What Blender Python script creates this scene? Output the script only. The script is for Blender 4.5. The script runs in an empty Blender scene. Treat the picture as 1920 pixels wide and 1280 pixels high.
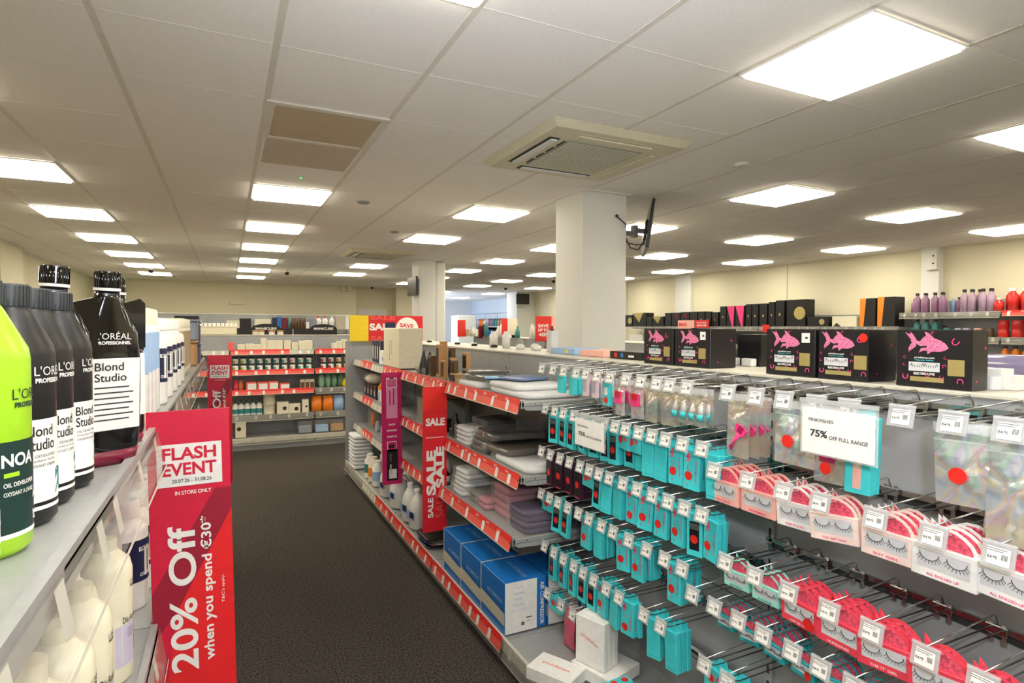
import bpy, bmesh, math, random
from mathutils import Matrix, Vector
random.seed(7)
PI = math.pi
C = bpy.context.scene.collection
H = 1.55                      # eye height above the carpet
CZ = H + 1.8254 * 0.6         # ceiling height; ceiling tiles are 0.6 m
GX, GY = 0.181, 1.873         # a corner of the ceiling grid

# ------------------------------------------------------------------ camera
FL, YAW, PIT, ROL = 1098.16, 0.45315, -0.02345, 0.00462
def axes():
    cy, sy, cp, sp = math.cos(YAW), math.sin(YAW), math.cos(PIT), math.sin(PIT)
    F = Vector((sy * cp, cy * cp, sp)); R = Vector((cy, -sy, 0)); U = R.cross(F)
    cr, sr = math.cos(ROL), math.sin(ROL)
    return R * cr + U * sr, -R * sr + U * cr, F
RT, UP, FW = axes()
cam = bpy.data.objects.new('camera', bpy.data.cameras.new('camera')); C.objects.link(cam)
cam.data.sensor_width = 36; cam.data.lens = FL / 1920 * 36; cam.data.clip_start = 0.02; cam.data.clip_end = 80
M = Matrix(((RT.x, UP.x, -FW.x, 0), (RT.y, UP.y, -FW.y, 0), (RT.z, UP.z, -FW.z, H), (0, 0, 0, 1)))
cam.matrix_world = M
sc = bpy.context.scene; sc.camera = cam
def ray(x, y): return FW + RT * ((x - 960) / FL) - UP * ((y - 640) / FL)
def hx(x, y, c): d = ray(x, y); return Vector((c, c / d.x * d.y, H + c / d.x * d.z))      # point on a plane X = c
def hy(x, y, c): d = ray(x, y); return Vector((c / d.y * d.x, c, H + c / d.y * d.z))      # on a plane Y = c
def hz(x, y, c): d = ray(x, y); t = (c - H) / d.z; return Vector((t * d.x, t * d.y, c))   # on a height
def Yat(px, X): return hx(px, 620, X).y
def Xat(px, Y): return hy(px, 620, Y).x

# ------------------------------------------------------------------ light and exposure
w = bpy.data.worlds.new('world'); sc.world = w; w.use_nodes = True
w.node_tree.nodes['Background'].inputs[0].default_value = (0.9, 0.85, 0.7, 1)
w.node_tree.nodes['Background'].inputs[1].default_value = 0.05
sc.view_settings.view_transform = 'Standard'; sc.view_settings.look = 'None'
sc.view_settings.gamma = 1; sc.view_settings.use_curve_mapping = False
sc.view_settings.exposure = 0.75
PANEL = 11.0                    # strength of the ceiling light panels
fl = bpy.data.lights.new('camera_flash', 'AREA'); fl.shape = 'DISK'; fl.size = 0.07; fl.energy = 8.5; fl.color = (0.86, 0.92, 1.0)
fo = bpy.data.objects.new('camera_flash', fl); C.objects.link(fo)
fo.location = (0.16, -0.06, H + 0.17)
fo.rotation_euler = (PI / 2 - 0.12, 0, -YAW - 0.4)
fb = bpy.data.lights.new('camera_flash_bounce', 'SPOT'); fb.energy = 135; fb.spot_size = 2.0; fb.spot_blend = 1.0; fb.shadow_soft_size = 0.05; fb.color = (0.86, 0.90, 1.0)
fbo = bpy.data.objects.new('camera_flash_bounce', fb); C.objects.link(fbo); fbo.location = (0.16, -0.06, H + 0.2); fbo.rotation_euler = (PI / 2 + 0.95, 0, -YAW)

# ------------------------------------------------------------------ materials
def srgb(c):
    return tuple(((v / 255) / 12.92 if v / 255 <= 0.04045 else (((v / 255) + 0.055) / 1.055) ** 2.4) for v in c) + (1,)
MATS = {}
def mat(name, col, rough=0.5, metal=0.0, var=0.05, scale=40, spec=0.5, bump=0.0, coat=0.0):
    if name in MATS: return MATS[name]
    m = bpy.data.materials.new(name); m.use_nodes = True; nt = m.node_tree; b = nt.nodes['Principled BSDF']
    c = srgb(col)
    b.inputs['Roughness'].default_value = rough; b.inputs['Metallic'].default_value = metal
    b.inputs['Specular IOR Level'].default_value = spec; b.inputs['Coat Weight'].default_value = coat
    tc = nt.nodes.new('ShaderNodeTexCoord'); n = nt.nodes.new('ShaderNodeTexNoise'); n.inputs['Scale'].default_value = scale
    n.inputs['Detail'].default_value = 2
    nt.links.new(tc.outputs['Object'], n.inputs['Vector'])
    r = nt.nodes.new('ShaderNodeValToRGB')
    r.color_ramp.elements[0].position = 0.3; r.color_ramp.elements[1].position = 0.7
    r.color_ramp.elements[0].color = tuple(v * (1 - var) for v in c[:3]) + (1,)
    r.color_ramp.elements[1].color = tuple(min(1, v * (1 + var)) for v in c[:3]) + (1,)
    nt.links.new(n.outputs['Fac'], r.inputs[0]); nt.links.new(r.outputs[0], b.inputs['Base Color'])
    if bump:
        bp = nt.nodes.new('ShaderNodeBump'); bp.inputs['Strength'].default_value = bump; bp.inputs['Distance'].default_value = 0.01
        nt.links.new(n.outputs['Fac'], bp.inputs['Height']); nt.links.new(bp.outputs[0], b.inputs['Normal'])
    MATS[name] = m; return m
def clear(name, col=(235, 238, 240), fac=0.28, rough=0.12):
    if name in MATS: return MATS[name]
    m = bpy.data.materials.new(name); m.use_nodes = True; nt = m.node_tree; b = nt.nodes['Principled BSDF']; o = nt.nodes['Material Output']
    b.inputs['Base Color'].default_value = srgb(col); b.inputs['Roughness'].default_value = rough
    t = nt.nodes.new('ShaderNodeBsdfTransparent'); mx = nt.nodes.new('ShaderNodeMixShader')
    n = nt.nodes.new('ShaderNodeTexNoise'); n.inputs['Scale'].default_value = 25
    mp = nt.nodes.new('ShaderNodeMapRange'); mp.inputs[3].default_value = fac * 0.7; mp.inputs[4].default_value = fac * 1.4
    tc = nt.nodes.new('ShaderNodeTexCoord'); nt.links.new(tc.outputs['Object'], n.inputs['Vector'])
    nt.links.new(n.outputs['Fac'], mp.inputs[0]); nt.links.new(mp.outputs[0], mx.inputs[0])
    nt.links.new(t.outputs[0], mx.inputs[1]); nt.links.new(b.outputs[0], mx.inputs[2]); nt.links.new(mx.outputs[0], o.inputs[0])
    MATS[name] = m; return m
def emit(name, col, s):
    m = bpy.data.materials.new(name); m.use_nodes = True; nt = m.node_tree; b = nt.nodes['Principled BSDF']
    b.inputs['Base Color'].default_value = srgb(col); b.inputs['Emission Color'].default_value = srgb(col); b.inputs['Emission Strength'].default_value = s
    MATS[name] = m; return m
def holo(name, tint=(225, 230, 235), seed=0.0, alpha=1.0):
    if name in MATS: return MATS[name]
    m = bpy.data.materials.new(name); m.use_nodes = True; nt = m.node_tree; b = nt.nodes['Principled BSDF']
    tc = nt.nodes.new('ShaderNodeTexCoord'); mp = nt.nodes.new('ShaderNodeMapping'); mp.inputs['Location'].default_value = (seed, seed * 2, seed)
    n = nt.nodes.new('ShaderNodeTexNoise'); n.inputs['Scale'].default_value = 13; n.inputs['Distortion'].default_value = 1.2; n.inputs['Detail'].default_value = 1.5
    r = nt.nodes.new('ShaderNodeValToRGB'); e = r.color_ramp.elements
    cols = [(0.2, (190, 210, 232)), (0.36, tint), (0.43, (240, 232, 196)), (0.48, (236, 206, 222)), (0.53, tint), (0.6, (196, 230, 208)), (0.67, (206, 206, 240)), (0.75, tint)]
    e[0].position, e[0].color = cols[0][0], srgb(cols[0][1]); e[1].position, e[1].color = cols[-1][0], srgb(cols[-1][1])
    for p, c in cols[1:-1]:
        q = e.new(p); q.color = srgb(c)
    b.inputs['Metallic'].default_value = 0.6; b.inputs['Roughness'].default_value = 0.17
    bp = nt.nodes.new('ShaderNodeBump'); bp.inputs['Strength'].default_value = 0.5; bp.inputs['Distance'].default_value = 0.02
    nt.links.new(tc.outputs['Object'], mp.inputs[0]); nt.links.new(mp.outputs[0], n.inputs['Vector']); nt.links.new(n.outputs['Fac'], r.inputs[0])
    nt.links.new(r.outputs[0], b.inputs['Base Color']); nt.links.new(n.outputs['Fac'], bp.inputs['Height']); nt.links.new(bp.outputs[0], b.inputs['Normal'])
    if alpha < 1: b.inputs['Alpha'].default_value = alpha
    MATS[name] = m; return m

m_white = mat('white_card', (235, 233, 230)); m_cream = mat('cream_card', (222, 214, 190)); m_black = mat('black_card', (12, 11, 12), 0.45)
m_gloss = mat('glossy_black_foil', (12, 12, 13), 0.12, coat=0.6); m_red = mat('sale_red', (214, 32, 44), 0.4); m_dot = mat('red_sticker', (222, 38, 30), 0.45)
m_teal = mat('teal_card', (66, 204, 212), 0.4); m_teal2 = mat('deep_teal_card', (30, 160, 168), 0.4); m_grey = mat('shelf_grey_metal', (160, 161, 160), 0.35, 0.2)
m_dgrey = mat('back_panel_grey', (156, 158, 161), 0.35, 0.15, scale=8); m_rail = mat('pale_rail', (196, 192, 178), 0.4); m_chrome = mat('chrome_wire', (190, 190, 188), 0.18, 1.0)
m_dark = mat('dark_slot', (40, 40, 42), 0.6); m_wall = mat('wall_paint', (226, 219, 192), 0.75, var=0.015, scale=3); m_wwall = mat('white_paint', (228, 228, 224), 0.6, var=0.01)
m_cool = mat('cool_white_wall', (214, 224, 234), 0.6, var=0.01)
m_pink = mat('hot_pink', (236, 60, 130), 0.4); m_mag = mat('magenta_board', (196, 28, 100), 0.4); m_crim = mat('crimson_board', (205, 24, 60), 0.4)
m_crimd = mat('dark_crimson_band', (150, 22, 48), 0.4); m_cor = mat('bright_red_band', (222, 34, 40), 0.4); m_lime = mat('lime_plastic', (160, 208, 40), 0.3)
m_navy = mat('navy_label', (24, 32, 70), 0.4); m_blue = mat('blue_card', (28, 110, 190), 0.35); m_dblue = mat('deep_blue_card', (18, 84, 150), 0.35)
m_matblk = mat('matt_black_plastic', (18, 17, 18), 0.40); m_rib = mat('ribbed_grey_cap', (52, 56, 60), 0.45); m_wine = mat('wine_foil', (110, 20, 45), 0.25)
m_tlab = mat('teal_print', (20, 120, 135)); m_dkgreen = mat('dark_green_label', (10, 48, 44)); m_wplas = mat('white_plastic', (228, 226, 222), 0.3)
m_cplas = mat('cream_plastic', (226, 220, 196), 0.3); m_lil = mat('lilac_plastic', (190, 182, 205), 0.3); m_lblue = mat('light_blue_print', (150, 182, 222), 0.35)
m_tick = mat('ticket_paper', (232, 230, 226), 0.6); m_dimtick = mat('dimmed_ticket_paper', (196, 193, 184), 0.6); m_clear = clear('clear_plastic'); m_lip = clear('clear_lip_plastic', (205, 202, 190), 0.27)  # tickets behind clear lips: their dim look is put into the paper colour
m_hold = clear('ticket_holder_plastic', (196, 198, 200), 0.55); m_wrap = clear('plastic_wrap', (225, 222, 215), 0.13, 0.05)
m_gold = mat('brushed_gold_foil', (190, 172, 110), 0.3, 0.5, scale=30); m_fish = mat('pink_glitter', (238, 120, 160), 0.35, 0.1, 0.5, 320)
m_fishr = mat('red_scale_print', (226, 84, 106), 0.4, 0, 0.45, 170); m_skin = mat('pale_pink_card', (238, 178, 165), 0.45); m_hotc = mat('coral_red_card', (232, 66, 86), 0.45)
m_lash = mat('lash_tray', (205, 205, 208), 0.35); m_blk = mat('black_ink', (22, 20, 22), 0.6); m_win = mat('dark_window', (26, 30, 34), 0.2)
m_tv = mat('tv_plastic', (18, 18, 20), 0.3); m_orange = mat('orange_plastic', (238, 130, 30), 0.35); m_purp = mat('mauve_plastic', (158, 116, 150), 0.3)
m_tpl = mat('green_teal_plastic', (60, 130, 130), 0.3); m_redpl = mat('red_plastic', (210, 45, 40), 0.3); m_brown = mat('brown_plastic', (96, 70, 44), 0.3)
m_yel = mat('yellow_card', (238, 205, 30), 0.5); m_kraft = mat('tan_card', (176, 132, 84), 0.5); m_rose = mat('rose_towel', (176, 112, 128), 0.8)
m_violet = mat('violet_towel', (58, 38, 84), 0.8); m_towelw = mat('white_towel', (214, 216, 220), 0.8, bump=0.3); m_gtowel = mat('grey_towel', (110, 108, 104), 0.8)
m_mint = mat('mint_card', (150, 220, 205), 0.45); m_acc = mat('cream_aircon_plastic', (214, 208, 182), 0.45); m_acg = mat('grille_grey', (150, 152, 144), 0.6, scale=200, var=0.2)
# ------------------------------------------------------------------ helpers
FR = Matrix.Rotation(PI / 2, 4, 'X')          # text plane -> a front face looking towards -Y
def T(x=0, y=0, z=0): return Matrix.Translation((x, y, z))
TXT = {}
def txt_mesh(s, bold):
    k = (s, bold)
    if k not in TXT:
        cu = bpy.data.curves.new('t', 'FONT'); cu.body = s; cu.size = 1; cu.offset = bold; cu.resolution_u = 6 if len(s) < 14 and bold > 0 else 2
        ob = bpy.data.objects.new('t', cu); C.objects.link(ob); dg = bpy.context.evaluated_depsgraph_get(); dg.update()
        me = bpy.data.meshes.new_from_object(ob.evaluated_get(dg))
        vs = [v.co.copy() for v in me.vertices]; fs = [tuple(p.vertices) for p in me.polygons]
        bpy.data.objects.remove(ob); bpy.data.curves.remove(cu); bpy.data.meshes.remove(me)
        x0 = min(v.x for v in vs); x1 = max(v.x for v in vs); y0 = min(v.y for v in vs); y1 = max(v.y for v in vs)
        TXT[k] = ([((v.x - x0) / (x1 - x0) - .5, (v.y - y0) / (y1 - y0) - .5) for v in vs], fs)
    return TXT[k]
class MB:
    def __init__(s): s.v = []; s.f = []; s.i = []; s.m = []; s.s = []
    def slot(s, m):
        if m not in s.m: s.m.append(m)
        return s.m.index(m)
    def add(s, vs, fs, m, X=None, smooth=False):
        o = len(s.v); s.v += [tuple(X @ Vector(v)) if X is not None else tuple(v) for v in vs]
        k = s.slot(m)
        for f in fs: s.f.append(tuple(o + a for a in f)); s.i.append(k); s.s.append(smooth)
        return s
    def box(s, x0, x1, y0, y1, z0, z1, m, X=None, b=0):
        if b <= 0:
            vs = [(x, y, z) for x in (x0, x1) for y in (y0, y1) for z in (z0, z1)]
            return s.add(vs, [(0, 1, 3, 2), (4, 6, 7, 5), (0, 4, 5, 1), (2, 3, 7, 6), (0, 2, 6, 4), (1, 5, 7, 3)], m, X)
        bm = bmesh.new()
        for x, dx in ((x0, b), (x1, -b)):
            for y, dy in ((y0, b), (y1, -b)):
                for z, dz in ((z0, b), (z1, -b)):
                    bm.verts.new((x, y + dy, z + dz)); bm.verts.new((x + dx, y, z + dz)); bm.verts.new((x + dx, y + dy, z))
        bmesh.ops.convex_hull(bm, input=bm.verts); bmesh.ops.dissolve_limit(bm, angle_limit=0.01, verts=bm.verts, edges=bm.edges)
        bm.verts.index_update(); bmesh.ops.recalc_face_normals(bm, faces=bm.faces)
        s.add([v.co[:] for v in bm.verts], [tuple(v.index for v in f.verts) for f in bm.faces], m, X); bm.free(); return s
    def lathe(s, prof, m, n=20, X=None, sx=1, sy=1):
        vs = []; fs = []
        for r, z in prof:
            for k in range(n): a = 2 * PI * k / n; vs.append((r * math.cos(a) * sx, r * math.sin(a) * sy, z))
        for j in range(len(prof) - 1):
            for k in range(n): a = j * n + k; b = j * n + (k + 1) % n; fs.append((a, b, b + n, a + n))
        s.add(vs, fs, m, X, True)
        s.add(vs[:n], [tuple(reversed(range(n)))], m, X); s.add(vs[-n:], [tuple(range(n))], m, X); return s
    def loft(s, rings, m, n=20, X=None, p=2.0):
        vs = []; fs = []      # rings: (z, half width, half depth, cx, cy)
        for z, a, b, cx, cy in rings:
            for k in range(n):
                t = 2 * PI * k / n; c, q = math.cos(t), math.sin(t)
                vs.append((cx + a * math.copysign(abs(c) ** (2 / p), c), cy + b * math.copysign(abs(q) ** (2 / p), q), z))
        for j in range(len(rings) - 1):
            for k in range(n): a = j * n + k; b = j * n + (k + 1) % n; fs.append((a, b, b + n, a + n))
        fs += [tuple(reversed(range(n))), tuple(range(len(vs) - n, len(vs)))]
        return s.add(vs, fs, m, X, True)
    def tube(s, pts, r, m, n=6, X=None):
        pts = [Vector(p) for p in pts]; vs = []; fs = []
        for i, p in enumerate(pts):
            d = (pts[min(i + 1, len(pts) - 1)] - pts[max(i - 1, 0)]).normalized()
            a = d.orthogonal().normalized() if i == 0 else (a - d * a.dot(d)).normalized()
            b = d.cross(a)
            for k in range(n): t = 2 * PI * k / n; vs.append(tuple(p + a * r * math.cos(t) + b * r * math.sin(t)))
        for j in range(len(pts) - 1):
            for k in range(n): q = j * n + k; u = j * n + (k + 1) % n; fs.append((q, u, u + n, q + n))
        fs += [tuple(reversed(range(n))), tuple(range(len(vs) - n, len(vs)))]
        return s.add(vs, fs, m, X, True)
    def plate(s, out, y0, y1, m, X=None):     # outline in (x, z), from y0 (front) to y1 (back)
        n = len(out); vs = [(x, y0, z) for x, z in out] + [(x, y1, z) for x, z in out]
        fs = [tuple(range(n)), tuple(reversed(range(n, 2 * n)))] + [(i, i + n, (i + 1) % n + n, (i + 1) % n) for i in range(n)]
        return s.add(vs, fs, m, X)
    def face(s, x0, x1, z0, z1, y, m, X=None): return s.add([(x0, y, z0), (x1, y, z0), (x1, y, z1), (x0, y, z1)], [(0, 1, 2, 3)], m, X)
    def disc(s, x, z, r, y, m, n=18, X=None): return s.add([(x + r * math.cos(2 * PI * k / n), y, z + r * math.sin(2 * PI * k / n)) for k in range(n)], [tuple(range(n))], m, X)
    def text(s, t, x, z, w, h, y, m, bold=0.0, rot=0, X=None):
        vs, fs = txt_mesh(t, bold); ca, sa = math.cos(rot), math.sin(rot)
        return s.add([(x + (a * w) * ca - (b * h) * sa, y, z + (a * w) * sa + (b * h) * ca) for a, b in vs], fs, m, X)
    def tcyl(s, t, ang, z, w, h, r, m, bold=0.0):   # text wrapped round a bottle, ang 0 looks to -Y
        vs, fs = txt_mesh(t, bold)
        return s.add([(r * math.sin(ang + a * w / r), -r * math.cos(ang + a * w / r), z + b * h) for a, b in vs], fs, m)
    def wrap(s, a0, a1, z0, z1, r, m, n=10):
        vs = []; fs = []
        for k in range(n + 1):
            a = a0 + (a1 - a0) * k / n; vs += [(r * math.sin(a), -r * math.cos(a), z0), (r * math.sin(a), -r * math.cos(a), z1)]
        for k in range(n): fs.append((2 * k, 2 * k + 2, 2 * k + 3, 2 * k + 1))
        return s.add(vs, fs, m, None, True)
    def build(s, name, parent=None, loc=None, rz=0, X=None):
        me = bpy.data.meshes.new(name); me.from_pydata(s.v, [], s.f)
        for m in s.m: me.materials.append(m)
        me.polygons.foreach_set('material_index', s.i); me.polygons.foreach_set('use_smooth', s.s); me.update()
        o = bpy.data.objects.new(name, me); C.objects.link(o)
        if parent is not None: o.parent = parent
        if loc is not None: o.location = loc
        if rz: o.rotation_euler.z = rz
        return o
def tag(o, label, cat, group=None, kind=None):
    o['label'] = label; o['category'] = cat
    if group: o['group'] = group
    if kind: o['kind'] = kind
    return o
def thing(name, label, cat, loc=(0, 0, 0), rz=0, group=None):
    o = bpy.data.objects.new(name, None); C.objects.link(o); o.location = loc; o.rotation_euler.z = rz; o.empty_display_size = 0.05
    return tag(o, label, cat, group)
def struct(name, mb): o = mb.build(name); o['kind'] = 'structure'; return o
KIDS = {}
def kids(o):
    k = o.name
    if k not in KIDS: KIDS[k] = [c for c in C.objects if c.parent == o]
    return KIDS[k]
def ctree(o, parent=None):
    c = o.copy(); C.objects.link(c); c.parent = parent
    for ch in kids(o): ctree(ch, c)
    return c
class Proto:      # the first placement uses the thing itself, the later ones copy it with its parts
    def __init__(s, root): s.r = root; s.used = False
    def put(s, loc, label, rz=0, tilt=(0, 0), group=None):
        o = s.r if not s.used else ctree(s.r)
        if s.used is False: kids(s.r); [kids(c) for c in kids(s.r)]
        s.used = True
        o.location = loc; o.rotation_euler = (tilt[0], tilt[1], rz); o['label'] = label
        if group: o['group'] = group
        return o
ORD = ['first', 'second', 'third', 'fourth', 'fifth', 'sixth', 'seventh', 'eighth', 'ninth', 'tenth', 'eleventh', 'twelfth', 'thirteenth', 'fourteenth', 'fifteenth', 'sixteenth', 'seventeenth', 'eighteenth', 'nineteenth', 'twentieth']
AISLE_R, AISLE_L = -PI / 2, PI / 2     # things on the right run face -X, on the left run +X

# ------------------------------------------------------------------ the room
X0, X1, Y0, Y1 = -2.75, 8.55, -5.0, 16.1
cp = mat('carpet', (74, 69, 64), 0.95, var=0.75, scale=110, spec=0.1, bump=0.8)
struct('floor', MB().box(X0, 9.5, Y0, 24, -0.1, 0, cp))
m_tile = mat('ceiling_tile', (244, 240, 235), 0.9, var=0.02, scale=60); m_tbar = mat('ceiling_bar', (222, 216, 204), 0.5); m_cbar = mat('ceiling_cross_bar', (232, 228, 220), 0.5)
m_beige = mat('beige_access_panel', (196, 178, 148), 0.8); m_beige2 = mat('brownish_tile', (204, 190, 170), 0.85)
c = MB(); c.box(X0, 9.5, Y0, 24, CZ, CZ + 0.1, m_tile)
for i in range(-5, 16): c.box(GX + i * .6 - .013, GX + i * .6 + .013, Y0, 24, CZ - .0015, CZ + .002, m_tbar)
for j in range(-11, 37): c.box(X0, 9.5, GY + j * .6 - .003, GY + j * .6 + .002, CZ - .001, CZ + .002, m_cbar)
c.box(GX + .03, GX + .57, GY + 3 * .6 + .01, GY + 4 * .6 - .01, CZ - .001, CZ + .003, m_beige2)
struct('ceiling', c)
struct('wall_left', MB().box(X0 - .1, X0, Y0, Y1, 0, CZ, m_wall).box(X0, X0 + .16, 9.6, 10.5, 0, CZ, m_wall))
struct('wall_right', MB().box(X1, X1 + .1, Y0, 16.6, 0, CZ, m_wall))
struct('wall_behind', MB().box(X0, X1, Y0 - .1, Y0, 0, CZ, m_wall))
b = MB().box(X0, 3.1, Y1, Y1 + .1, 0, CZ, m_wall).box(3.1, 3.15, Y1, 16.7, 0, CZ, m_wall).box(3.1, 4.3, 16.6, 16.7, 0, CZ, m_wall).box(4.25, 5.6, Y1, 16.7, 0, CZ, m_wall)
struct('wall_back', b)
struct('wall_far_back', MB().box(5.5, 9.5, 23.3, 23.4, 0, CZ, m_wwall).box(5.5, 5.6, 16.7, 23.4, 0, CZ, m_wwall))
fr = MB().box(9.4, 9.5, 16.7, 23.3, 0, CZ, m_cool)
for k in range(4): fr.box(9.395, 9.4, 18.2 + k * 1.2, 18.215 + k * 1.2, 1.0, 2.1, m_dgrey)
fr.box(9.39, 9.4, 16.7, 23.3, 2.1, 2.12, m_dgrey)
struct('wall_far_right', fr)
struct('wall_pillar', MB().box(7.95, 8.6, 16.0, 16.7, 0, CZ, m_wwall).box(8.55, 9.5, 16.55, 16.7, 0, CZ, m_wwall))
dr = MB().box(3.3, 4.1, 16.56, 16.6, 0, 2.05, m_wwall); dr.box(3.24, 3.3, 16.55, 16.6, 0, 2.11, m_wall); dr.box(4.1, 4.16, 16.55, 16.6, 0, 2.11, m_wall); dr.box(3.3, 4.1, 16.55, 16.6, 2.05, 2.11, m_wall)
struct('door_1', dr)
m_day = emit('daylight_pane', (225, 238, 255), 2.2)
wd = MB().box(7.75, 8.0, 23.26, 23.3, 0.2, 2.3, m_day); wd.box(7.7, 7.75, 23.24, 23.3, 0.15, 2.35, m_wwall); wd.box(8.0, 8.05, 23.24, 23.3, 0.15, 2.35, m_wwall); wd.box(7.75, 8.0, 23.24, 23.3, 2.3, 2.35, m_wwall)
struct('window_1', wd)
wd = MB().box(5.6, 5.64, 17.4, 22.6, .5, 2.3, emit('added_fill_glow', (214, 230, 255), 2.6)); wd.box(5.6, 5.66, 17.3, 17.4, .4, 2.4, m_wwall); wd.box(5.6, 5.66, 22.6, 22.7, .4, 2.4, m_wwall); wd.box(5.6, 5.66, 17.4, 22.6, 2.3, 2.4, m_wwall)  # unseen glowing pane with frame, added to brighten the far zone
struct('added_fill_pane', wd)
for n, (ya, yb) in enumerate(((4.5, 4.62), (9.1, 9.45))):
    t = MB().box(X1 - .1, X1, ya, yb + .1, 0, CZ, m_wwall); t.box(X1 - .004, X1 + .001, yb + .1, yb + .12, 0, CZ, m_dark)
    if n == 0:
        t.box(X1 - .16, X1 - .1, ya, ya + .14, CZ - .3, CZ - .06, m_wwall)
        for dz in (.12, .22): t.box(X1 - .165, X1 - .16, ya + .03, ya + .05, CZ - dz - .01, CZ - dz + .01, m_dark)
    struct('trim_%d' % (n + 1), t)
t = MB()
for y in (6.9, 11.3, 13.2): t.box(X1 - .004, X1 + .001, y, y + .012, 0, CZ, m_dgrey)
struct('trim_3', t)
# columns
t = MB().box(2.53, 2.95, 3.93, 4.35, 0, CZ, m_wwall); t.box(2.50, 2.98, 3.90, 4.38, CZ - .012, CZ, m_cbar)
struct('wall_column_near', t)
t = MB().box(2.8, 3.08, 9.2, 9.6, 0, CZ, m_wwall, b=.01); t.box(3.1, 3.28, 9.26, 9.5, 0, CZ, m_wwall, b=.03); t.box(3.08, 3.1, 9.3, 9.5, 0, CZ, m_wwall)
struct('wall_column_far', t)
# ceiling light panels
m_diff = emit('light_diffuser', (255, 245, 222), PANEL)
r_ = thing('ceiling_light', '', 'ceiling light')
f_ = MB()
for a in (0, 1): f_.box(.008 + a * .566, .026 + a * .566, .008, .592, -.010, -.002, m_wwall); f_.box(.026, .574, .008 + a * .566, .026 + a * .566, -.010, -.002, m_wwall)
f_.build('frame', r_); MB().box(.026, .574, .026, .574, -.022, -.002, m_diff).build('diffuser', r_)
LP = Proto(r_)
cells = [(-3, r) for r in (-7, -4, -1, 2, 5, 8, 11, 14, 17, 20)] + [(0, r) for r in (-7, -4, -1, 5, 8, 11, 14, 17, 20)] + [(3, r) for r in (-7, -4, -1, 5, 8, 14, 17)] + \
        [(6, r) for r in (-7, -4, -1, 2, 5, 8, 11, 14, 17, 20)] + [(9, r) for r in (-7, -4, -1, 2, 5, 8, 14, 17, 20, 25)] + [(12, r) for r in (-7, -4, -1, 2, 5, 8, 11, 14, 20, 25, 30)]
cn = {-3: 'leftmost row', 0: 'row over the aisle', 3: 'row left of the near pillar', 6: 'row over the near pillar', 9: 'row right of the near pillar', 12: 'row along the right wall'}
cc = {}
for col, row in cells:
    k = cc.get(col, 0)
    if row == -7: cc[col] = 0; k = 0
    cc[col] = k + 1
    LP.put((GX + col * .6, GY + row * .6, CZ - .001), '%s lit ceiling panel from the near end, %s' % (ORD[k], cn[col]), group='square ceiling light panels')
# access panel
a = MB()
x0, x1, y0, y1 = GX + .02, GX + .58, GY + 1.22, GY + 1.78
t = thing('access_panel', 'recessed beige ceiling access panel with pale frame above the aisle', 'ceiling panel', (GX + .3, GY + 1.5, CZ - .002))
MB().box(-.26, .26, -.26, .26, -.004, 0, m_beige).build('panel', t)
f_ = MB()
for s in (-1, 1): f_.box(s * .28 - .02, s * .28 + .02, -.3, .3, -.009, 0, m_tbar); f_.box(-.26, .26, s * .28 - .02, s * .28 + .02, -.009, 0, m_tbar)
f_.build('frame', t)
# air conditioning cassettes
def cassette(loc, label):
    t = thing('air_conditioner', label, 'air conditioner', loc)
    b = MB(); S = .475
    b.add([(-S, -S, 0), (S, -S, 0), (S, S, 0), (-S, S, 0), (-S + .04, -S + .04, -.035), (S - .04, -S + .04, -.035), (S - .04, S - .04, -.035), (-S + .04, S - .04, -.035)],
          [(0, 1, 5, 4), (1, 2, 6, 5), (2, 3, 7, 6), (3, 0, 4, 7), (7, 6, 5, 4)], m_acc); b.build('housing', t)
    g = MB().box(-.26, .26, -.26, .26, -.04, -.035, m_acg)
    for k in range(25): g.box(-.25, .25, -.25 + k * .0205, -.246 + k * .0205, -.043, -.04, m_acc)
    for k in range(4): g.box(-.275, -.268, -.24 + k * .125, -.15 + k * .125, -.0395, -.035, m_dark)
    g.build('grille', t)
    for a in range(4):
        R = Matrix.Rotation(a * PI / 2, 4, 'Z'); v = MB().box(-.27, .27, -.385, -.315, -.0365, -.035, m_dark if a in (3, 2) else m_acc, R)
        v.box(-.25, .25, -.365, -.325, -.048, -.04, m_wwall if a in (2, 3) else m_acc, R @ T(0, 0, .002)); v.build('louvre', t)
    return t
cassette((2.0, 3.12, CZ - .001), 'large square air conditioning cassette in the ceiling in front of the near pillar')
cassette((2.02, 8.75, CZ - .001), 'small-looking square air conditioning cassette far down the ceiling near the far pillar')
# ceiling discs and cameras
def disc(px, py, r, label, m):
    p = hz(px, py, CZ); tag(MB().lathe([(r, 0), (r * .95, -.012), (r * .6, -.018)][::-1], m, 24).build('ceiling_speaker', loc=(p.x, p.y, CZ)), label, 'ceiling speaker')
disc(681, 378, .055, 'round grey ceiling speaker over the aisle left of the large air conditioner', m_acg)
disc(1390, 307, .05, 'round cream ceiling speaker right of the large air conditioner', m_cbar)
disc(740, 434, .05, 'small dark round ceiling fitting before the far air conditioner', m_acg)
def cctv(px, py, label):
    p = hz(px, py, CZ - .05); t = thing('security_camera', label, 'security camera', (p.x, p.y, CZ))
    MB().lathe([(.05, -.03), (.055, 0)], m_wwall, 16).build('base', t); MB().lathe([(.01, -.09), (.035, -.075), (.042, -.05), (.042, -.03)], m_tv, 16).build('dome', t)
cctv(538, 512, 'dark dome security camera on the ceiling above the back shelves')
cctv(283, 508, 'dark dome security camera in front of the farthest left ceiling light')
cctv(948, 541, 'dark dome security camera on the ceiling between the two pillars')
cctv(1038, 527, 'dark dome security camera beside the left edge of the near pillar')
cctv(698, 539, 'dark dome security camera above the doorway recess')
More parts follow.
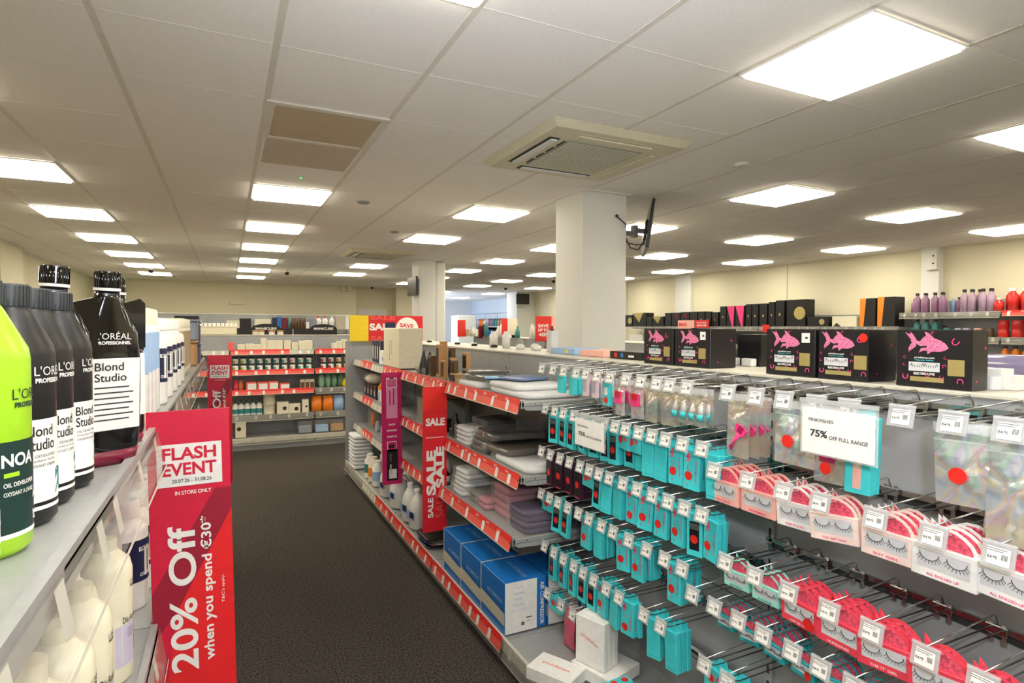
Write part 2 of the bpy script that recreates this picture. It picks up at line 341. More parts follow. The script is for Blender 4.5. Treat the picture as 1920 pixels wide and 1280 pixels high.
p = hz(564, 333, CZ); tag(MB().lathe([(.006, -.008), (.01, 0)], emit('green_led', (60, 220, 110), 1.0), 10).build('indicator_lamp', loc=(p.x, p.y, CZ)), 'tiny green indicator lamp on the ceiling beside a light panel', 'lamp')
t = thing('exit_sign', 'small green lit exit sign high on the far left wall', 'exit sign', (-2.25, 16.0, 2.3))
MB().box(-.16, .16, -.03, .09, 0, .16, m_wwall).build('housing', t); MB().box(-.14, .14, -.035, -.03, .02, .14, emit('exit_green', (40, 200, 120), 1.2)).build('lit_panel', t)
for k, px in enumerate((644, 655)):
    p = hy(px, 540, 16.05); tag(MB().box(-.07, .07, -.05, .05, -.09, .09, m_wall, b=.01).build('wall_sensor', loc=(p.x, 16.05, p.z)), ('left' if k == 0 else 'right') + ' one of two small pale wall boxes high on the back wall', 'wall box')
p = hy(445, 567, 16.08); tag(MB().box(-.18, .18, -.02, .02, -.05, .05, m_wall, b=.008).build('wall_plate', loc=(p.x, 16.08, p.z)), 'small pale plate in the middle of the back wall', 'wall plate')
# televisions
t = thing('television', 'thin black television on a wall bracket on the near pillar', 'television', (2.95, 4.08, 2.36))
MB().box(0, .02, -.05, .05, -.12, .1, m_acg).build('wall_mount', t)
a = MB().box(.02, .2, -.02, .02, -.02, .02, m_acg, b=.004); a.box(.18, .22, -.025, .025, -.03, .07, m_acg); a.box(.22, .32, -.015, .015, .01, .05, m_acg); a.build('arm', t)
R = T(.33, 0, .05) @ Matrix.Rotation(-.62, 4, 'Z') @ Matrix.Rotation(.14, 4, 'Y')
MB().box(.0, .03, -.33, .33, -.2, .2, m_tv, R, b=.006).box(-.02, 0, -.14, .14, -.12, .06, m_tv, R, b=.006).build('screen', t)
cab = MB(); cab.tube([(-.1, -.158, .1), (-.02, -.17, .04), (.03, -.1, -.05), (.12, -.05, -.13), (.22, -.03, -.14), (.3, 0, -.06)], .005, m_tv); cab.tube([(.02, -.03, -.02), (.1, -.04, -.09), (.2, -.03, -.1), (.31, 0, -.08)], .004, m_tv)
cab.lathe([(.012, 0), (.012, .01)], m_tv, 10, T(-.1, -.155, .1) @ Matrix.Rotation(PI / 2, 4, 'X')); cab.build('cable', t)
t = thing('television', 'black television seen edge-on beside the left side of the far pillar', 'television', (2.78, 9.35, 2.22))
MB().box(-.06, -.03, -.25, .25, -.15, .15, m_tv, b=.005).build('screen', t); MB().box(-.03, .02, -.04, .04, -.05, .05, m_acg).build('wall_mount', t)
p = hy(980, 560, 15.6); t = thing('television', 'small black television hanging high by the far right wall', 'television', (p.x, 15.6, p.z))
MB().box(-.21, .21, -.03, .03, -.16, .15, m_tv, b=.006).build('screen', t); MB().box(.1, .2, .03, .4, -.04, .04, m_tv).build('wall_mount', t)
# ------------------------------------------------------------------ shelving
m_redr = mat('red_price_strip', (222, 44, 38), 0.35); m_redp = mat('pale_red_price_strip', (232, 96, 84), 0.3)
def rail(mb, w, d, z, style, seed=0, x0=0.0, save=True):
    rnd = random.Random(seed); dz = .052 if style != 'clear' else .07; X = T(0, -d, z)
    def strip(a, b, m, off=0, z0=-dz, z1=0): 
        mb.add([(a, -.004 - off + .012 * (z0 / dz), z0), (b, -.004 - off + .012 * (z0 / dz), z0), (b, -.004 - off + .012 * (z1 / dz), z1), (a, -.004 - off + .012 * (z1 / dz), z1)], [(0, 1, 2, 3)], m, X)
    strip(x0, w, m_rail if style != 'clear' else m_lip)
    if style in ('red', 'mix', 'redl', 'redr'):
        a, b = {'red': (x0, w), 'mix': (w * .45, w), 'redl': (x0, w * .7), 'redr': (w * .5, w)}[style]
        strip(a, b, m_redp, .001); strip(a, b, m_redr, .002, -.014, .014)
        if save:
            for k in range(int((b - a) / .13)): mb.text('SAVE', a + .07 + k * .13, .0, .035, .012, -.0075, m_white, .02, X=X)
    x = x0 + .05
    while x < w - .05:
        strip(x, x + .03, m_tick if style != 'clear' else m_dimtick, .003 if style != 'clear' else -.001, -.048, -.004); x += rnd.choice((.1, .14, .17, .22))
    strip(x0, w, m_rail, .003, -dz - .003, -dz + .002)
def bay(label, org, rz, w, top, shelves, based, rows=(), endpanel=None, group=None, baserail='clear', cap=True, seams=(), bottom=0.0, capd=.44, bm=None, shelf_m=None):
    t = thing('shelving_unit', label, 'shelf', org, rz, group); g = shelf_m or m_grey
    b = MB().box(0, w, 0, .02, .1, top, bm or m_dgrey)
    for s in seams: b.box(0.02, w - .02, -.001, 0, s, s + .003, m_dark)
    b.box(0, w, capd - .02, capd, .1, top, m_dgrey); b.build('back_panel', t)
    u = MB().box(0, .03, -.012, .02, 0.05, top, g)
    for k in range(int((top - .15) / .05)): u.box(.011, .019, -.0135, -.012, .13 + k * .05, .155 + k * .05, m_dark)
    u.build('upright', t)
    if cap: MB().box(0, w, -.01, capd, top, top + .012, m_rail, b=.003).build('top_cap', t)
    p = MB().box(.003, w - .003, -based, 0, .115, .15, g, b=.004); p.box(0, w, -based + .03, .02, 0, .115, m_dgrey); p.box(0, w, -based - .004, -based + .01, .1, .157, m_rail)
    p.build('base_shelf', t)
    if baserail: q = MB(); rail(q, w - .01, based + .004, .15, baserail, int(abs(org[1] * 31 + org[0] * 7)), .01, False); q.build('price_rail', t)
    for k, (z, d, st) in enumerate(shelves):
        s = MB().box(.004, w - .004, -d, -.002, z - .022, z, g, b=.003); s.box(.004, w - .004, -d, -d + .012, z - .03, z + .006, g)
        for x in (.004, w - .006): s.add([(x, -d, z - .022), (x, 0, z - .022), (x, 0, z - .055), (x, -d + .03, z - .04), (x + .002, -d, z - .022), (x + .002, 0, z - .022), (x + .002, 0, z - .055), (x + .002, -d + .03, z - .04)], [(0, 1, 2, 3), (7, 6, 5, 4), (0, 3, 7, 4), (3, 2, 6, 7)], g)
        for yy in (-.03, -.12): s.box(w - .004, w - .003, yy - d + .1, yy - d + .105, z - .014, z - .009, m_dark)
        so = s.build('shelf', t)
        if st: q = MB(); rail(q, w - .01, d, z, st, k + int(abs(org[1] * 13)), .01, org[1] < 5); q.build('price_rail', so)
    for z in rows:
        q = MB().box(.01, w - .01, -.022, -.012, z - .01, z + .004, m_chrome); q.box(.01, w - .01, -.012, -.001, z - .03, z - .01, m_dark)
        for x in (.02, w - .03): q.box(x, x + .01, -.022, 0, z - .04, z, m_chrome)
        q.build('hook_rail', t)
    if endpanel: MB().box(-.02, -.002, -based - .0, capd, .0, top + .012, m_dgrey).box(-.024, .002, -endpanel, -endpanel + .02, .05, top, m_grey).build('side_panel', t)
    return t
PX = 1.59; YB = [6.24, 5.34, 4.34, 3.34, 2.34, 1.34, .34, -.66]
S1, S2, S3 = 1.215, .873, .596
ROW1 = [1.365, 1.185, .985, .79, .56, .355]; ROW0 = [1.365, 1.13, .876, .728, .535]
r3 = [(S1, .40, 'mix'), (S2, .40, 'redr'), (.55, .40, 'redr')]
tb = bay('grey shelving unit at the far end of the right-hand run, with slotted side panel', (PX, YB[0], 0), AISLE_R, .9, 1.39, [(S1, .39, 'mix'), (S2, .39, 'redr'), (.55, .39, 'redr')], .48, endpanel=.44)
q = MB().box(-.022, .0, -.44, -.42, .05, 1.39, m_grey)
for k in range(24): q.box(-.014, -.006, -.4425, -.44, .1 + k * .052, .125 + k * .052, m_dark)
q.build('slotted_post', tb)
bay('grey shelving unit between the magenta board and the far end unit on the right', (PX, YB[1], 0), AISLE_R, 1.0, 1.39, [(S1, .40, 'mix'), (S2, .40, 'redr'), (.55, .40, 'redr')], .48, baserail='redr')
bay('grey shelving unit between the magenta board and the tall red sale board', (PX, YB[2], 0), AISLE_R, 1.0, 1.39, [(S1, .40, 'red'), (S2, .40, 'red'), (.55, .40, 'red')], .48, baserail='red')
bay('grey shelving unit with red price strips holding folded towels above blue boxes', (PX, YB[3], 0), AISLE_R, 1.0, 1.39, [(S1, .40, 'red'), (S2, .40, 'red'), (S3, .44, 'red')], .48, baserail='red')
bay('grey shelving unit with six rows of chrome hooks full of teal packs', (PX, YB[4], 0), AISLE_R, 1.0, 1.39, [], .48, ROW1, seams=(.3, .62, .95))
bay('grey shelving unit nearest the camera on the right, with lash boxes on chrome hooks', (PX, YB[5], 0), AISLE_R, 1.0, 1.39, [], .48, ROW0, seams=(.3, .66, .95))
bay('grey shelving unit at the lower right edge of the view', (PX, YB[6], 0), AISLE_R, 1.0, 1.39, [], .48, ROW0[:3], seams=(.3, .66, .95))
# left run: shelf fronts at X = -.13
SL, SL2 = 1.34, .94
LY = [-.62, .38, 1.38, 2.38, 3.38]
nm = ['behind the camera position', 'nearest the camera, under the bright green bottle', 'under the white and navy bottles', 'in the middle of the left-hand run', 'by the second flash sale board']
for k, y in enumerate(LY):
    bay('grey shelving unit of the left-hand run, ' + nm[k], (-.53, y, 0), AISLE_L, 1.0, 1.36, [(SL, .40, 'clear'), (SL2, .40, 'clear'), (.55, .40, 'clear')], .45, cap=False, capd=.9)
# back unit facing the camera and the one behind it
YK = 8.0
for k in range(3):
    bay('grey shelving unit across the end of the aisle, ' + ['left one, half hidden', 'middle one full of small jars', 'right one beside the slotted end panel'][k],
        (-.97 + k, YK + .4, 0), 0, 1.0, 1.43, [(1.25, .38, 'redl'), (.995, .38, 'red'), (.745, .38, 'red' if k < 2 else 'clear'), (.43, .38, 'clear')], .42, baserail='clear')
for k in range(4):
    bay('grey shelving unit of the farthest low row before the back wall, %s from the left' % ORD[k], (-1.6 + k * 1.25, 12.4, 0), 0, 1.25, 1.78, [(1.50, .38, 'redr' if k == 1 else 'clear'), (1.15, .38, 'clear')], .42, cap=True)
# gondola beyond the right run, the far cross unit, the right wall units
for k in range(4):
    bay('grey shelving unit of the run beyond the right-hand one, %s from the far end' % ORD[k], (3.85, 9.4 - k * 1.25, 0), AISLE_R, 1.25, 1.39, [(1.1, .38, 'clear')], .45)
for k in range(7):
    ya = 10.53 - k * 1.15; hi = k >= 5
    bay('grey wall shelving unit along the right wall, %s from the far end' % ORD[k], (8.5, ya, 0), AISLE_R, 1.15, 1.93 if hi else 1.77, [(1.765, .42, 'redl' if k == 6 else 'clear'), (1.46, .42, 'clear'), (1.16, .42, 'clear')] if hi else [(1.585, .42, 'clear'), (1.27, .42, 'clear')], .45, cap=False, capd=.03)
for k in range(4):
    bay('grey wall shelving unit on the distant bluish wall, %s from the far end' % ORD[k], (9.38, 22.6 - k * 1.1, 0), AISLE_R, 1.1, 1.9, [(1.60, .42, None), (1.2, .42, None)], .45, cap=False, capd=.02, shelf_m=m_wwall)
# ------------------------------------------------------------------ hanging boards
def board(nm_, label, x0, y, z0, w, h, m, cat='sign', tilt=0.0):
    t = thing(nm_, label, cat, (x0, y, z0)); t.rotation_euler = (0, tilt, 0); b = MB().box(0, w, 0, .006, 0, h, m)
    return t, b
def flash(x0, y, z0, label, tilt):
    t, b = board('sale_board', label, x0, y, z0, .15, .872, m_crim, tilt=tilt); w, h = .15, .872; e = -.0006; e2 = -.0012
    b.add([(.0, e, .40), (.045, e, .46), (.15, e, .66), (.15, e, .705), (.12, e, .705), (.0, e, .50)], [(0, 1, 2, 3, 4, 5)], m_crimd)
    b.add([(.09, e2, .17), (.15, e2, .26), (.15, e2, .66), (.045, e2, .46), (.02, e2, .30)], [(0, 1, 2, 3, 4)], m_cor)
    b.face(.016, .134, .717, .804, e2, m_white); b.build('board', t)
    f = MB(); e3 = -.0018
    f.text('FLASH', .075, .784, .098, .026, e3, m_crim, .03); f.text('EVENT', .075, .752, .098, .026, e3, m_crim, .03)
    f.text('20.07.26 - 31.08.26', .078, .728, .072, .008, e3, m_blk, .01); f.text('IN STORE ONLY', .08, .703, .066, .008, e3, m_white, .02)
    f.text('20% Off', .056, .483, .305, .050, e3, m_white, .022, rot=PI / 2); f.text('when you spend €30*', .103, .497, .306, .026, e3, m_white, .022, rot=PI / 2)
    f.text('T&C\'s apply.', .130, .49, .06, .007, e3, m_white, .0, rot=PI / 2); f.build('lettering', t)
flash(-.13, 1.372, .504, 'large crimson flash event board in the foreground reading 20% Off when you spend €30', -.02)
flash(-.12, 4.42, .484, 'crimson flash event board farther down the left-hand run, partly hidden behind the nearer one', 0)
t, b = board('sale_board', 'tall red board reading SALE hanging at the edge of the towel shelves', 1.042, 3.343, .325, .15, .87, m_red)
b.box(.004, .15, -.0005, 0, .73, .86, m_redr); b.build('board', t)
f = MB(); e = -.0012
f.text('SALE', .077, .70, .112, .038, e, m_redr, .03); f.text('SALE', .077, .66, .118, .048, e, m_white, .045); f.text('SALE', .077, .612, .112, .03, e, m_redr, .03)
f.box(.018, .135, e, 0, .565, .568, m_white); f.text('SALE', .052, .355, .27, .06, e, m_white, .05, rot=PI / 2); f.text('SALE', .108, .385, .25, .052, e, m_white, .05, rot=PI / 2)
f.text('SALE', .048, .145, .12, .034, e, m_white, .03, rot=PI / 2); f.text('SALE', .105, .155, .15, .05, e, m_redp, .0, rot=PI / 2); f.build('lettering', t)
t, b = board('sign_board', 'tall magenta board reading SHOP REWARD SIMPLE with a phone and a black card', 1.042, 4.343, .365, .152, .845, m_mag, tilt=-.01)
pl = mat('pale_magenta_panel', (226, 150, 190), .5)
b.build('board', t); f = MB()
f.box(.034, .118, e, 0, .50, .75, pl); f.box(.036, .116, 2 * e, 0, .73, .805, m_white); f.box(.041, .111, 3 * e, 0, .735, .795, mat('rose_panel', (206, 96, 140))); f.box(.06, .09, 4 * e, 0, .797, .806, m_blk)
f.box(.057, .066, 3 * e, 0, .60, .71, m_mag); f.box(.084, .094, 3 * e, 0, .60, .725, m_mag)
for s, z in (('SHOP', .452), ('REWARD', .408), ('SIMPLE', .362)): f.text(s, .076, z, .075 if s != 'SHOP' else .05, .015, e, m_white, .03)
f.box(.038, .108, e, 0, .255, .325, m_white); f.box(.043, .103, 2 * e, 0, .25, .32, m_mag); f.box(.05, .09, 3 * e, 0, .275, .3, m_blk)
f.box(.034, .118, 2 * e, 0, .03, .265, m_black); f.text('TRADE', .062, .115, .075, .013, 3 * e, m_white, .04, rot=PI / 2); f.text('CARD', .062, .205, .06, .012, 3 * e, m_grey, .0, rot=PI / 2)
f.box(.05, .108, 3 * e, 0, .045, .115, m_white); f.build('printed_panels', t)
# header board on top of the run's far end
t = thing('header_board', 'yellow and red header board reading SAVE 40% atop the right-hand run', 'sign', (1.15, 6.2, 1.402))
MB().box(0, .19, 0, .012, 0, .27, m_yel).build('yellow_panel', t)
b = MB().box(.19, .78, 0, .012, 0, .27, m_red); b.text('SALE', .34, .245, .27, .035, -.001, m_redp, .03); b.text('SALE', .33, .15, .26, .075, -.001, m_white, .05); b.text('SALE', .34, .03, .25, .05, -.001, m_redp, .03)
b.box(.37, .47, -.012, -.002, .02, .2, m_navy); b.disc(.605, .13, .125, -.003, m_white, 32); b.text('SAVE', .60, .165, .15, .045, -.004, m_red, .03, rot=-.12); b.text('40%', .60, .095, .15, .05, -.004, m_red, .03, rot=-.12); b.build('red_panel', t)
# ------------------------------------------------------------------ left run: bottles (front = -Y in their own frame)
BOT = [(.001, 0), (.032, 0), (.038, .007), (.038, .178), (.0365, .188), (.019, .224), (.0165, .228), (.0165, .23)]
def ribcap(mb, r, z0, z1, m, X=None):
    mb.lathe([(r * .96, z0), (r, z0 + .002), (r, z1 - .002), (r * .93, z1)], m, 28, X)
    for k in range(28): a = 2 * PI * k / 28; mb.box(-.0008, .0008, -r - .0007, -r + .002, z0 + .001, z1 - .002, m, (X or T()) @ Matrix.Rotation(a, 4, 'Z'))
def dev_bottle(kind, num=''):
    t = thing('developer_bottle', '', 'bottle'); b = MB().lathe(BOT, m_lime if kind == 'lime' else m_matblk, 32); r = .0384
    b.build('body', t); c_ = MB(); ribcap(c_, .0175, .228, .252, m_rib); c_.build('cap', t); l = MB()
    if kind == 'lime':
        l.wrap(-1.25, 1.25, .022, .105, r, m_dkgreen, 16); l.wrap(-1.25, 1.25, .018, .022, r + .0001, m_white, 16)
        l.tcyl('iNOA', -.62, .088, .036, .012, r + .0004, m_white, .03); l.tcyl('OIL DEVELOPER', -.55, .066, .032, .004, r + .0004, m_white, .02); l.tcyl('OXYDANT A L\'HUILE', -.55, .058, .032, .004, r + .0004, m_white, .02)
        l.wrap(-.95, -.6, .073, .077, r + .0003, m_lime, 4); l.tcyl('3', .1, .042, .018, .03, r + .0004, m_white, .05)
        l.tcyl("L'ORÉAL", -.1, .148, .05, .012, r + .0004, m_dkgreen, 0); l.tcyl('PROFESSIONNEL', -.1, .137, .046, .005, r + .0004, m_dkgreen, .04)
    else:
        l.wrap(-1.0, 1.2, .026, .112, r, m_white, 16); l.wrap(-1.0, 1.2, .018, .022, r, m_white, 16)
        l.tcyl('Blond', -.55, .1, .030, .011, r + .0004, m_blk, .01); l.tcyl('Studio', -.52, .086, .032, .012, r + .0004, m_blk, .01)
        for q, s in enumerate(('OIL DEVELOPER', 'Oxydant huile', 'OXYDANT CREME')): l.tcyl(s, -.5, .074 - q * .005, .032, .003, r + .0004, m_rib, 0)
        l.tcyl(num, .15, .045, .016, .028, r + .0004, m_tlab, .05)
        l.tcyl("L'ORÉAL", -.05, .163, .05, .012, r + .0004, m_white, 0); l.tcyl('PROFESSIONNEL', -.05, .152, .048, .005, r + .0004, m_white, .04)
    l.build('label', t); return Proto(t)
def pouch():
    t = thing('refill_pouch', '', 'pouch')
    b = MB().loft([(0, .042, .02, 0, 0), (.03, .048, .022, 0, 0), (.1, .049, .021, 0, 0), (.16, .046, .019, .002, 0), (.2, .040, .017, .004, 0), (.232, .026, .015, .002, 0), (.25, .017, .014, 0, 0), (.262, .015, .015, 0, 0)], m_gloss, 28, p=2.4)
    b.plate([(.01, .19), (.054, .17), (.055, .245), (.047, .252), (.012, .24)], -.002, .002, m_gloss); b.plate([(-.052, .02), (-.056, .15), (-.05, .21), (-.046, .15)], -.002, .002, m_gloss); b.build('body', t)
    c_ = MB().lathe([(.0175, .262), (.0175, .266)], m_white, 24); ribcap(c_, .0165, .266, .291, m_gloss); c_.build('cap', t)
    l = MB(); X = T(0, -.0255, 0) @ Matrix.Rotation(-.018, 4, 'X')
    l.box(-.038, .036, -.002, 0, .055, .162, m_white, X, b=.0008); l.loft([(.001, .0425, .0205, 0, 0), (.022, .0478, .0222, 0, 0)], m_wine, 28, p=2.4)
    l.text('Blond', -.008, .15, .040, .012, -.003, m_blk, .01, X=X); l.text('Studio', -.006, .134, .044, .012, -.003, m_blk, .01, X=X)
    for k in range(7): l.box(-.028, .02 + .006 * (k % 2), -.0026, -.0021, .118 - k * .008, .12 - k * .008, m_rib, X)
    l.text("L'ORÉAL", .0, .196, .05, .012, .002, m_white, 0, X=X); l.text('PROFESSIONNEL', 0, .185, .048, .005, .001, m_white, .04, X=X); l.build('label', t); return Proto(t)
lime, blk1, blk2, pch = dev_bottle('lime'), dev_bottle('b', '2'), dev_bottle('b', '3'), pouch()
fx = -.204
lime.put((fx, .69, SL + .001), 'bright lime green bottle with a dark green label, front left of the top shelf', AISLE_L + .1)
lime.put((fx - .005, .615, SL + .001), 'bright lime green bottle at the left edge of the view, nearest the camera', AISLE_L)
blk1.put((fx, .78, SL + .001), 'matt black bottle with white Blond Studio label, right beside the lime green bottle', AISLE_L - .12)
blk1.put((fx, .858, SL + .001), 'matt black bottle with a teal 2, between two other black bottles', AISLE_L)
blk2.put((fx + .006, .936, SL + .001), 'matt black bottle with a teal 3, next to the shiny black pouches', AISLE_L + .08)
for k, (x, y, rz, s) in enumerate(((-.222, .995, -.1, 'shiny black refill pouch leaning behind the matt black bottle with the 3'), (-.169, 1.07, .0, 'shiny black refill pouch with white label in front, centre of the pouches'), (-.173, 1.20, .12, 'shiny black refill pouch nearest the white and blue bottles'))):
    pch.put((x, y, SL + .001), s, AISLE_L - .95 + rz, (.05 if k == 1 else 0, .04 if k == 0 else 0))
for k, (x, y) in enumerate(((-.29, .70), (-.30, .80), (-.31, .92), (-.31, 1.08))):
    pch.put((x, y, SL + .001), 'shiny black refill pouch in the rear row, %s from the near end' % ORD[k], AISLE_L, group='rear row of black pouches')
def simple_bottle(nm_, cat, prof, mb_, cap, mc, labels, n=22, sx=1, sy=1):
    t = thing(nm_, '', cat); MB().lathe(prof, mb_, n, sx=sx, sy=sy).build('body', t); MB().lathe(cap, mc, n).build('cap', t)
    l = MB(); labels(l)
    if l.v: l.build('label', t)
    return Proto(t)
def lb1(l): l.wrap(-1.5, 1.5, .105, .195, .0336, m_lblue, 14)
wb = simple_bottle('treatment_bottle', 'bottle', [(.001, 0), (.031, 0), (.0335, .005), (.0335, .205), (.031, .212)], m_wplas, [(.03, .212), (.03, .245), (.027, .25)], m_cplas, lb1)
def lb2(l): l.wrap(-1.6, 1.6, .06, .15, .0421, m_navy, 16); [l.tcyl(s, -.45 + a * .3, .1, .008, .06, .0425, m_white, .05) for a, s in enumerate('||')]; l.tcyl('BLONDE', -.5, .13, .03, .01, .0425, m_white, .03); l.tcyl('OXIDE', -.5, .075, .026, .008, .0425, m_white, .03)
nb = simple_bottle('peroxide_bottle', 'bottle', [(.001, 0), (.04, 0), (.0418, .006), (.0418, .165), (.038, .178), (.024, .19), (.022, .2)], m_wplas, [(.026, .198), (.026, .228), (.022, .232)], m_white, lb2)
def lb3(l): l.wrap(-1.6, 1.6, .04, .19, .036, mat('taupe_label', (176, 152, 118), .5), 14)
tb_ = simple_bottle('colour_tube', 'tube', [(.001, 0), (.03, 0), (.0355, .03), (.0355, .2), (.034, .203)], m_cplas, [(.035, .203), (.035, .236), (.032, .24)], m_cplas, lb3)
wd = 'of the white bottles with blue fronts, counted from the black pouches'
for k in range(5): wb.put((-.185, 1.40 + k * .075, SL + .001), ORD[k] + ' white bottle with light blue front after the black pouches', AISLE_L, group='white bottles with light blue fronts')
for k in range(5): wb.put((-.27, 1.40 + k * .085, SL + .001), ORD[k] + ' white bottle behind the light blue fronts', AISLE_L, group='white bottles behind the light blue fronts')
for k in range(9): nb.put((-.187 - .012 * (k % 2), 1.83 + k * .088, SL + .001), ORD[k] + ' navy labelled white bottle after the light blue fronts', AISLE_L, group='white bottles with navy labels')
for k in range(8): nb.put((-.29, 1.86 + k * .1, SL + .001), ORD[k] + ' white capped bottle in the row behind the navy labels', AISLE_L, group='white bottles behind the navy labels')
tall = simple_bottle('white_container', 'bottle', [(.001, 0), (.04, 0), (.043, .006), (.043, .21), (.04, .22)], m_wplas, [(.035, .22), (.035, .265), (.03, .27)], m_wplas, lambda l: None)
for k in range(7): tall.put((-.40, 1.5 + k * .17, SL + .001), ORD[k] + ' tall plain white container standing at the back of the left-hand top shelf', AISLE_L, group='tall plain white containers at the back')
for k in range(6): tb_.put((-.187, 2.66 + k * .085, SL + .001), ORD[k] + ' taupe-labelled tube after the navy labelled bottles', AISLE_L, group='taupe tubes on the left top shelf')
# farther things on the left run
t = thing('plastic_bag', 'crinkled clear plastic bag of white items on the left top shelf', 'bag', (-.19, 3.3, SL + .001), AISLE_L)
MB().loft([(0, .05, .03, 0, 0), (.03, .06, .04, 0, 0), (.1, .055, .03, .01, 0), (.17, .04, .015, 0, .01), (.2, .03, .004, .01, 0)], m_wrap, 14).build('film', t); MB().loft([(.005, .04, .025, 0, 0), (.12, .035, .02, 0, 0)], m_wplas, 12, p=4).build('contents', t)
def crate(loc, w, d, h, m, label, rz=0, nm_='storage_basket', cat='basket'):
    t = thing(nm_, label, cat, loc, rz); b = MB().box(-w / 2, w / 2, -d / 2, d / 2, 0, h, m, b=.008); b.build('tub', t)
    MB().box(-w / 2 - .006, w / 2 + .006, -d / 2 - .006, d / 2 + .006, h, h + .012, m, b=.004).build('rim', t); return t
m_gcr = mat('grey_blue_plastic', (132, 140, 156), .4); m_bcr = mat('slate_blue_plastic', (84, 92, 116), .4)
crate((-.215, 3.56, SL + .001), .14, .13, .12, m_kraft, 'tan coloured tub under the grey baskets on the left top shelf')
crate((-.215, 3.56, SL + .134), .15, .14, .1, m_gcr, 'light grey-blue plastic basket stacked on a tan tub on the left run')
crate((-.20, 3.76, SL + .001), .13, .12, .1, m_bcr, 'slate blue plastic basket, lower one beside the tan tub')
crate((-.20, 3.76, SL + .114), .13, .12, .11, m_bcr, 'slate blue plastic basket stacked above another slate blue one')
tag(MB().box(-.06, .06, -.05, .05, 0, .03, m_black, b=.003).build('flat_box', loc=(-.20, 3.76, SL + .238)), 'flat black box on top of the slate blue baskets', 'box')
crate((-.19, 3.89, SL + .001), .09, .07, .06, m_cplas, 'small cream tub near the far end of the left top shelf')
tag(MB().loft([(0, .05, .03, 0, 0), (.03, .06, .04, 0, 0), (.07, .03, .02, .01, 0)], m_black, 12).build('black_pouch', loc=(-.19, 4.0, SL + .001), rz=.3), 'small black bag slumped near the far end of the left top shelf', 'bag')
crate((-.24, 4.22, SL + .001), .28, .12, .06, m_cplas, 'long cream tray of papers at the far end of the left run', AISLE_L)
# lower shelf: cream bottles
def lb4(n_):
    def f(l):
        l.wrap(-1.3, 1.3, .03, .1, .0396, m_lil, 14); l.tcyl('Dia Activateur', -.35, .108, .05, .011, .04, m_blk, .01)
        for q in range(3): l.tcyl('OXYDANT CREME', -.4, .09 - q * .006, .03, .003, .04, m_rib, 0)
        l.tcyl(n_, .1, .055, .010, .026, .04, m_blk, .05); l.tcyl("L'ORÉAL", -.2, .17, .03, .009, .04, m_blk, 0); l.tcyl('PROFESSIONNEL', -.2, .162, .028, .004, .04, m_blk, .06)
    return f
db = [simple_bottle('activator_bottle', 'bottle', [(.001, 0), (.036, 0), (.0395, .006), (.0395, .19), (.036, .205), (.02, .222), (.016, .225)], m_cplas, [(.017, .225), (.017, .245)], m_cplas, lb4(s)) for s in '169']
for k, (x, y, i, s) in enumerate(((-.190, 1.20, 0, 'cream bottle with a black 1 on the second shelf beside the crimson board'), (-.22, 1.08, 1, 'cream bottle set back on the second shelf behind its neighbours'), (-.190, 1.0, 1, 'cream bottle with lilac lower half on the second shelf, second from the crimson board'), (-.190, .88, 2, 'lilac and cream bottle on the second shelf, third from the crimson board'), (-.25, .95, 2, 'cream bottle in the rear of the second shelf'), (-.27, 1.22, 0, 'cream bottle deep on the second shelf near the crimson board'))):
    db[i].put((x, y, SL2 + .001), s, AISLE_L + .2)
def lb5(l): l.tcyl('OXYDANT', .5, .13, .06, .009, .0425, m_blk, .03); l.tcyl("L'ORÉAL", -.3, .16, .03, .01, .0425, m_blk); l.tcyl('3', .45, .08, .012, .024, .0425, m_orange, .06); l.wrap(-.5, .2, .02, .03, .0422, m_orange)
cb = simple_bottle('peroxide_bottle', 'bottle', [(.001, 0), (.04, 0), (.042, .006), (.042, .2), (.036, .22), (.02, .235)], m_cplas, [(.02, .235), (.02, .26)], m_cplas, lb5)
cb.put((-.192, .76, SL2 + .001), 'large cream bottle with orange number, lowest at the bottom left of the view', AISLE_L)
cb.put((-.192, .665, SL2 + .001), 'large cream bottle partly cut by the lower left edge of the view', AISLE_L)
for k in range(5): nb.put((-.2, 1.5 + k * .09, SL2 + .001), ORD[k] + ' white navy-labelled bottle on the second shelf behind the crimson board', AISLE_L, group='bottles behind the crimson board')
# hanging packs near the lip
for k, (px, py) in enumerate(((340, 745), (362, 735), (372, 730))):
    p = hx(px, py, -.1); t = thing('hanging_pack', '%s clear bag hanging below the left shelf lip beyond the large board' % ORD[k], 'bag', (-.10, p.y, 1.25), AISLE_L)
    MB().loft([(-.13, .04, .008, 0, 0), (-.1, .045, .014, 0, 0), (-.03, .04, .008, 0, 0), (0, .035, .001, 0, 0)], m_wrap, 12).build('film', t); MB().box(-.025, .025, -.004, .004, -.12, -.05, [m_orange, m_lblue, m_redp][k]).build('contents', t)
